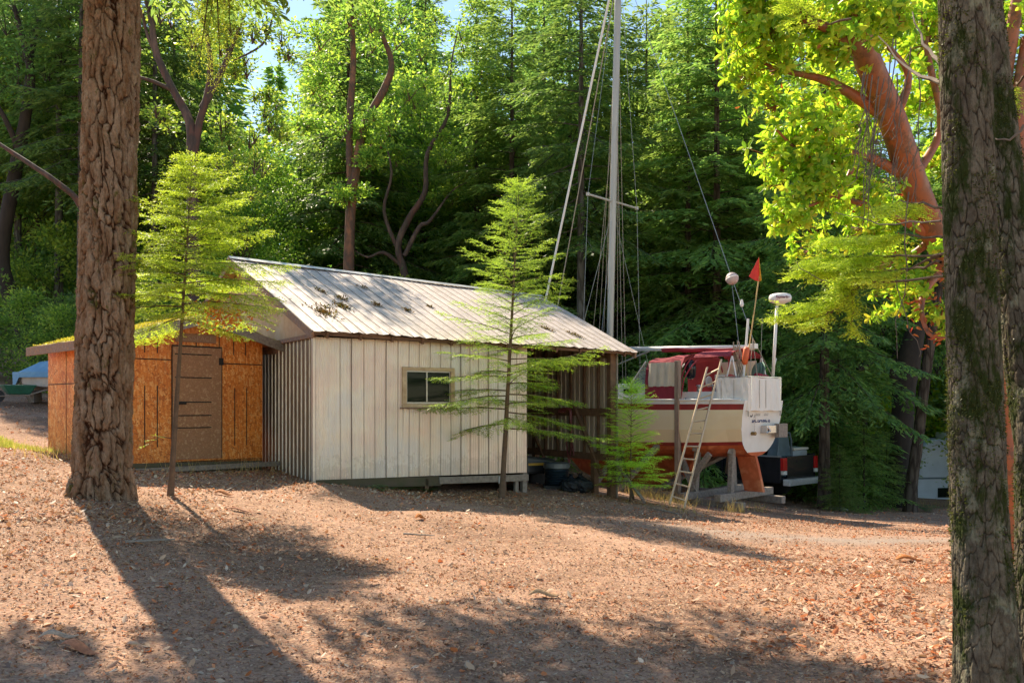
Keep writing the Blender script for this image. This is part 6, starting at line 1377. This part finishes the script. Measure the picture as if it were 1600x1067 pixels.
# ------------------------------------------------------------------ saplings
MT['fir_bright'] = leaf_mat('fir_bright', [(.34, .50, .06), (.46, .62, .08), (.58, .70, .11)], .5)
def sapling(name, base, h, z0, Rr, nb, mat, label, seed, lean, scale_n=1.0, flat=True, tr=.035, **kw):
    mb, Pp, D, L, Nn = conifer(seed, h, z0, Rr, nb, trunk_r=tr, lean=lean, near=True, **kw)
    o = empty(name, base, 0, label, 'tree')
    V, (tp, td, tl) = needle_elems(seed, Pp, D, L, Nn, .05 * scale_n, .16 * scale_n, 15, .034 * scale_n, .0095 * scale_n, flat=flat)
    mb.build('trunk', MT['bark_young'], o, smooth=True, fix=False); np_mesh('needles', np.concatenate([V, twig_ribbons(tp, td, tl, .006)]), 4, MT[mat], o); return o
b1 = gp(784, 779); sB = P(784, 779, b1.y)
sapling('young_fir', (sB.x, sB.y, sB.z - .03), 5.45, 1.2, 1.62, 78, 'fir_young', 'young bright green fir with open tiers of branches before the metal wall', 71, (.30, 0), low_curve=.0, dens=.13, droop=.2, e0=(2, 45), sec=.42, flat=.35, tr=.05, pw=1.0, vary=.5)
b2 = gp(266, 776)
o_ = sapling('young_fir', (b2.x, b2.y, b2.z - .03), 4.25, 2.2, 1.22, 74, 'fir_yellow', 'yellow-green young fir with soft flat sprays before the plywood shed', 72, (.28, 0), dens=.10, droop=.28, e0=(2, 34), sec=.6, flat=.5, tr=.038, vary=.3, asym=.22, pw=.85)
pr = np.random.default_rng(5).normal(0, 1, (240, 3)) * [.16, .12, .09] + np.array([.75, -.2, 2.25]); V, fcs = hexleaf(pr, np.random.default_rng(6).normal(0, 1, pr.shape), np.random.default_rng(7).normal(0, 1, pr.shape), .05, .025, .4); np_mesh('red_leaves', V, 4, MT['leaf_red'], o_, faces=fcs)
m = MB(); Q0 = Vector((.06, 0, .75)); m.tube([Q0, (-.1, -.05, .78), (-.25, -.1, .68)], [.006, .005, .002], 4); m.build('twig', MT['bark_young'], o_)
spb = [(np.array([[-.05, -.03, .76], [-.15, -.06, .75], [-.22, -.09, .70]]), nrm(np.array([[-.5, -.3, .2], [-.6, .1, -.1], [-.6, -.3, -.3]])), np.array([.12, .14, .12]), np.tile([[0, 0, 1.]], (3, 1)))]
V, _ = needle_elems(4, *spb[0], .04, .08, 10, .028, .007); np_mesh('low_sprig', V, 4, MT['fir_young'], o_)
b3 = gp(985, 782); sC = P(985, 782, 16.6)
sapling('young_fir', (sC.x, 16.6, g(sC.x, 16.6) - .03), 2.35, .35, .68, 80, 'fir_bright', 'small bushy fir growing between the open bay and the ladder', 73, (.02, 0), dens=.10, droop=.2, e0=(5, 45), sec=.45, tr=.022)
# ------------------------------------------------------------------ fallen leaves, needles, grass, ferns
r = np.random.default_rng(77)
def scatter(n, x0, x1, y0, y1, dens):
    X = r.uniform(x0, x1, n); Y = r.uniform(y0, y1, n); k = r.random(n) < dens(X, Y); return X[k], Y[k]
def inview(X, Y): return np.abs(X / Y) < .66
def under_shed(X, Y):
    dx, dy = X + 3.15, Y - 13.5; a = dx * .832 + dy * .555; b_ = -dx * .555 + dy * .832; return (a > 0) & (a < 4.2) & (b_ > .25)
def openy(X, Y): return np.exp(-((X - .6) / 2.6) ** 2 - ((Y - 9.8) / 2.1) ** 2)
def dens_leaf(X, Y):
    base = .14 + .14 * (fbm(X * 1.3, Y * 1.3, 3, 2) > .5)
    right = np.clip((X - 1.0 - (Y - 6) * .15) / 1.5, 0, 1) * np.clip((11.3 - Y) / 1.5, 0, 1) * .8
    mound = np.exp(-(((X + 2.4) / 1.3) ** 2 + ((Y - 12.7) / .8) ** 2)) + .8 * np.exp(-(((X + .9) / 2.2) ** 2 + ((Y - 14.2) / .55) ** 2)) + .9 * np.exp(-(((X + 3.5) / 1.3) ** 2 + ((Y - 9.3) / 1.1) ** 2))
    leftb = .35 * (X < -4) + .45 * np.exp(-(((X + 4.0) / 1.6) ** 2 + ((Y - 12.3) / 1.2) ** 2))
    far = .4 * (Y > 18)
    c = np.clip((fbm(X * 1.6, Y * 1.6, 4, 8) - .36) * 7, .12, 1) * (1 - .9 * track_mask(X, Y)) * (1 - .7 * openy(X, Y))
    return np.clip(base + right + mound + leftb + far, 0, 1) * c * inview(X, Y) * (~under_shed(X, Y))
PAL = np.array([(.52, .38, .26), (.58, .44, .32), (.66, .30, .16), (.60, .22, .09), (.40, .24, .15), (.30, .17, .11), (.64, .42, .26), (.62, .50, .38), (.58, .36, .22)])
def litter(X, Y, Lm, Ls, seed, flatn=.35, wr=.5):
    rr = np.random.default_rng(seed); n = len(X); Z = G(X, Y) + .012
    Z += near_amp(X, Y)
    p = np.stack([X, Y, Z], 1); a = rr.uniform(0, 6.283, n); d = np.stack([np.cos(a), np.sin(a), rr.normal(0, .18, n)], 1); nn = rr.normal(0, flatn, (n, 3)) + [0, 0, 1]
    L = np.clip(rr.lognormal(math.log(Lm), Ls, n), .3 * Lm, 1.8 * Lm); V, f = hexleaf(p - d * L[:, None] * .5, d, nn, L, L * wr * rr.uniform(.7, 1.2, n), rr.choice([-.5, .3, .8], n)[:, None] * 1.0)
    ci = rr.integers(0, len(PAL), n); redd = np.clip((X - .5) / 3, 0, 1) * (rr.random(n) < .6); ci = np.where(redd > .3, rr.choice([2, 3, 6, 8, 4], n), ci)
    c = PAL[ci] * rr.uniform(.6, 1.15, (n, 1)); c = np.repeat(np.c_[c, np.ones(n)], 6, 0); return V, f, c
def near_amp(X, Y):
    k = np.exp(-((X / 9) ** 2)) * np.clip((16 - Y) / 4, 0, 1); return k * (.028 * (fbm(X * 9, Y * 9, 3, 3) - .45) + .02 * (fbm(X * 22, Y * 22, 2, 9) - .4))
A = [scatter(26000, -6, 6, 3.6, 9, dens_leaf), scatter(52000, -10, 9, 8, 17, dens_leaf), scatter(26000, -16, 16, 16, 30, dens_leaf)]
X = np.concatenate([a[0] for a in A]); Y = np.concatenate([a[1] for a in A])
V1, f1, c1 = litter(X, Y, .047, .32, 1)
X, Y = scatter(90000, -5.5, 5.5, 3.4, 9.5, lambda X, Y: (.5 + .5 * (fbm(X * 2, Y * 2, 3, 4) > .45)) * inview(X, Y) * .9 * (1 - .6 * openy(X, Y))); V2, f2, c2 = litter(X, Y, .018, .4, 2, .4, .45); c2[:, :3] *= .75
X, Y = scatter(60000, -9, 9, 9, 17, lambda X, Y: (.3 + .5 * (fbm(X * 1.5, Y * 1.5, 3, 4) > .45)) * (1 - .7 * openy(X, Y)) * (1 - .8 * track_mask(X, Y)) * inview(X, Y) * (~under_shed(X, Y))); V3, f3, c3 = litter(X, Y, .028, .4, 3, .4, .45); c3[:, :3] *= .8
V = np.concatenate([V1, V2, V3]); f = np.concatenate([f1, f2 + len(V1), f3 + len(V1) + len(V2)]); c = np.concatenate([c1, c2, c3])
MT['litter'] = leaf_mat('litter', [], .15, rough=.6, attr=True, tcol=(1, .8, .6))
o = np_mesh('fallen_leaves', V, 4, MT['litter'], cols=c, faces=f); tag(o, 'dry tan and orange-red leaves scattered over the dirt yard', 'fallen leaves', kind='stuff')
# grass on the left bank and here and there
def grass(X, Y, h0, h1, mat, name, label, lean=.3, w=.006):
    n = len(X); Z = G(X, Y) - .01; p = np.stack([X, Y, Z], 1); d = np.stack([r.normal(0, lean, n), r.normal(0, lean, n), np.ones(n)], 1); h = r.uniform(h0, h1, n)
    V = diamonds(p, d, r.normal(0, 1, (n, 3)) * [1, 1, .1], h, w, tip=.25); o = np_mesh(name, V, 4, MT[mat]); tag(o, label, 'grass', kind='stuff')
X, Y = scatter(90000, -15, -6.6, 13.2, 22.5, lambda X, Y: np.clip(1 - (((X + 9.9) / 2.9) ** 2 + ((Y - 17.2) / 3.6) ** 2), 0, 1) ** .4)
inside = ((X + 5.96) * -.713 + (Y - 13.17) * .70 > -.2) & ((X + 5.96) * .70 + (Y - 13.17) * .713 > -.15); X, Y = X[~inside], Y[~inside]
grass(X, Y, .05, .16, 'grass', 'grass', 'sunlit yellow-green grass on the bank left of the plywood shed', w=.012)
def tuft_at(px, py, n, s, h0, h1):
    q = gp(px, py); return q.x + r.normal(0, s, n), q.y + r.normal(0, s, n)
T_ = [tuft_at(1140, 800, 70, .10, 0, 0), tuft_at(1158, 801, 50, .08, 0, 0), tuft_at(1185, 800, 50, .12, 0, 0), tuft_at(1040, 785, 260, .35, 0, 0), tuft_at(1010, 776, 200, .25, 0, 0), tuft_at(330, 740, 110, .5, 0, 0), tuft_at(405, 738, 60, .3, 0, 0), tuft_at(1060, 800, 60, .25, 0, 0), tuft_at(1455, 790, 400, 1.2, 0, 0), tuft_at(90, 716, 160, .4, 0, 0), tuft_at(1580, 845, 150, .25, 0, 0)]
grass(np.concatenate([t[0] for t in T_]), np.concatenate([t[1] for t in T_]), .10, .38, 'grass_dry', 'dry_grass', 'straw-coloured grass tufts around the cradle and shed feet', .35, .007)
# ferns
def fern(px, py, s, label, seed, Y=None):
    q = gp(px, py) if Y is None else Vector((P(px, py, Y).x, Y, 0)); z = g(q.x, q.y); o = empty('fern', (q.x, q.y, z), 0, label, 'fern', 'ferns at the foot of the metal shed'); rr = np.random.default_rng(seed); Vs = []
    for k in range(9):
        a = rr.uniform(0, 6.28); t = np.linspace(.08, 1, 16); L = s * rr.uniform(.7, 1.1); hx = L * t * .8; hz = L * (.75 * t - .55 * t ** 2)
        p = np.stack([np.cos(a) * hx, np.sin(a) * hx, hz], 1); tg_ = np.array([np.cos(a), np.sin(a), 0]); sd = np.array([-np.sin(a), np.cos(a), 0])
        for sgn in (-1, 1): Vs.append(diamonds(p, tg_[None] * .3 + sd[None] * sgn + rr.normal(0, .05, (16, 3)), np.tile([[0, 0, 1.]], (16, 1)), L * .28 * np.sin(np.pi * (t * .85 + .12)) + .01, L * .055))
        Vs.append(diamonds(p[:1], (p[-1:] - p[:1]), np.array([[0, 0, 1.]]), L * .9, .006))
    np_mesh('fronds', np.concatenate(Vs), 4, MT['fern'], o)
fern(803, 766, .42, 'bright fern right of the young fir stem', 1); fern(600, 768, .35, 'fern in the shade under the left half of the metal wall', 2); fern(668, 770, .38, 'fern below the window beside the short post', 3)
fern(632, 768, .28, 'small fern between the two larger ones under the metal wall', 4); fern(1300, 795, .8, 'fern in the shade right of the pickup', 5); fern(1450, 800, .7, 'fern in front of the trailer', 6)
# bark curls and sticks
def curl(px, py, L, w, a, label, name='bark_curl', cat='bark', col=(.45, .17, .08)):
    q = gp(px, py); o = empty(name, (q.x, q.y, g(q.x, q.y) + .02), a, label, cat, None); m = MB(); rows = []
    for i in range(9):
        t = i / 8; hw = w * math.sin(math.pi * (.1 + .85 * t)); rows.append([(L * (t - .5), hw * math.cos(b_), hw * math.sin(b_) * .9 + .02 * math.sin(t * 6)) for b_ in np.linspace(.3, 2.9, 6)])
    m.grid(rows); m.build('strip', M('curl', col, tuple(x * .6 for x in col), 20, rough=.8), o, thick=.004)
curl(92, 1003, .22, .03, .4, 'pale curled strip of bark in the lower left corner', col=(.5, .36, .26)); curl(125, 1022, .34, .035, -.5, 'long red-brown bark strip in the lower left')
curl(350, 775, .3, .05, -.3, 'orange bark curl on the leaf pile beside the sapling foot', col=(.55, .2, .06)); curl(375, 800, .4, .02, -.2, 'thin red bark sliver right of the sapling foot')
curl(850, 933, .26, .04, .1, 'flat tan piece of bark lying mid yard', col=(.5, .3, .15)); curl(1420, 878, .34, .06, .1, 'orange bark plate among the red leaves near the mossy trunk', col=(.6, .2, .04)); curl(657, 812, .14, .06, .6, 'bright orange curl on the edge of the shed shadow', col=(.65, .22, .05))
def stick(a, b_, rr_, label):
    A = gp(*a); B = gp(*b_); o = empty('fallen_stick', (A.x, A.y, g(A.x, A.y)), 0, label, 'stick'); m = MB(); k = 6; pts = []
    for i in range(k + 1):
        x = A.x + (B.x - A.x) * i / k; y = A.y + (B.y - A.y) * i / k; pts.append(Vector((x + random.uniform(-.01, .01), y + random.uniform(-.01, .01), g(x, y) + .02 + rr_)))
    m.tube(pts, [rr_ * (1 - .5 * i / k) for i in range(k + 1)], 6); m.build('stem', MT['wood_grey'], o, world=True)
stick((198, 852), (272, 850), .014, 'pale stick lying across the shadow of the thick fir'); stick((630, 840), (680, 843), .012, 'thin dark stick on the open yard'); stick((352, 772), (385, 754), .01, 'bent twig rising from the ground before the plywood shed')
stick((1060, 806), (1012, 796), .014, 'stick on the ground before the ladder foot')
# rocks
def rock(px, py, s, label, seed):
    q = gp(px, py); o = empty('rock', (q.x, q.y, g(q.x, q.y)), 0, label, 'rock'); bm = bmesh.new(); bmesh.ops.create_icosphere(bm, subdivisions=3, radius=s); rr = random.Random(seed)
    ph = [rr.uniform(0, 6) for _ in range(4)]
    for v in bm.verts: k = 1 + .15 * math.sin(v.co.x / s * 3 + ph[0]) + .12 * math.sin(v.co.y / s * 4 + ph[1]) + .1 * math.sin(v.co.z / s * 5 + ph[2]); v.co = Vector((v.co.x * k * 1.3, v.co.y * k, v.co.z * k * .6))
    me = bpy.data.meshes.new('stone'); bm.to_mesh(me); bm.free(); me.materials.append(M('stone', (.38, .34, .28), (.25, .22, .18), 12, rough=.9)); b_ = bpy.data.objects.new('stone', me); COL.objects.link(b_); b_.parent = o
rock(1578, 868, .14, 'grey stone at the foot of the red madrone trunk', 1); rock(1312, 797, .16, 'flat stone at the edge of the undergrowth right of the pickup', 2)

# ------------------------------------------------------------------ light, sky, camera
EL = R(46); SD = Vector((-.53, .848, 0)).normalized()
sun_dir = Vector((SD.x * math.cos(EL), SD.y * math.cos(EL), math.sin(EL)))
sl = bpy.data.lights.new('sun', 'SUN'); sl.energy = 5.0; sl.angle = R(.55); sl.color = (1, .86, .66); so = bpy.data.objects.new('sun', sl); COL.objects.link(so)
so.rotation_euler = sun_dir.to_track_quat('Z', 'Y').to_euler()
w = bpy.data.worlds.new('World'); scene.world = w; w.use_nodes = True; nt = w.node_tree; nt.nodes.clear()
sk = nt.nodes.new('ShaderNodeTexSky'); sk.sky_type = 'NISHITA'; sk.sun_disc = False; sk.sun_elevation = EL; sk.sun_rotation = math.atan2(SD.x, SD.y) % (2 * math.pi); sk.air_density = 1.0; sk.dust_density = .1; sk.ozone_density = 2
bgk = nt.nodes.new('ShaderNodeBackground'); bgk.inputs[1].default_value = .125; ow = nt.nodes.new('ShaderNodeOutputWorld'); wm = mix(nt, 1.0, sk.outputs[0], (1.0, .94, .84), 'MULTIPLY'); nt.links.new(wm, bgk.inputs[0]); nt.links.new(bgk.outputs[0], ow.inputs[0])
cd = bpy.data.cameras.new('camera'); co = bpy.data.objects.new('camera', cd); COL.objects.link(co); scene.camera = co
co.location = (0, 0, HC); co.rotation_euler = (R(90), 0, 0); cd.sensor_width = 36; cd.lens = 36 * F / 1600; cd.shift_y = (HY - 533.5) / 1600; cd.clip_end = 2000; cd.clip_start = .05
scene.render.engine = 'CYCLES'; cy = scene.cycles; cy.use_denoising = True; cy.max_bounces = 8; cy.diffuse_bounces = 6; cy.glossy_bounces = 2; cy.transmission_bounces = 3; cy.transparent_max_bounces = 4; cy.caustics_reflective = False; cy.caustics_refractive = False
cy.sample_clamp_indirect = 8; cy.use_adaptive_sampling = True; cy.adaptive_threshold = .02
scene.view_settings.view_transform = 'Standard'; scene.view_settings.look = 'None'; scene.view_settings.exposure = 1.1; scene.view_settings.gamma = 1
for o in list(bpy.data.objects):
    if o.parent is None and o.type in ('MESH', 'EMPTY') and 'kind' not in o and 'label' not in o: print('UNLABELLED', o.name)
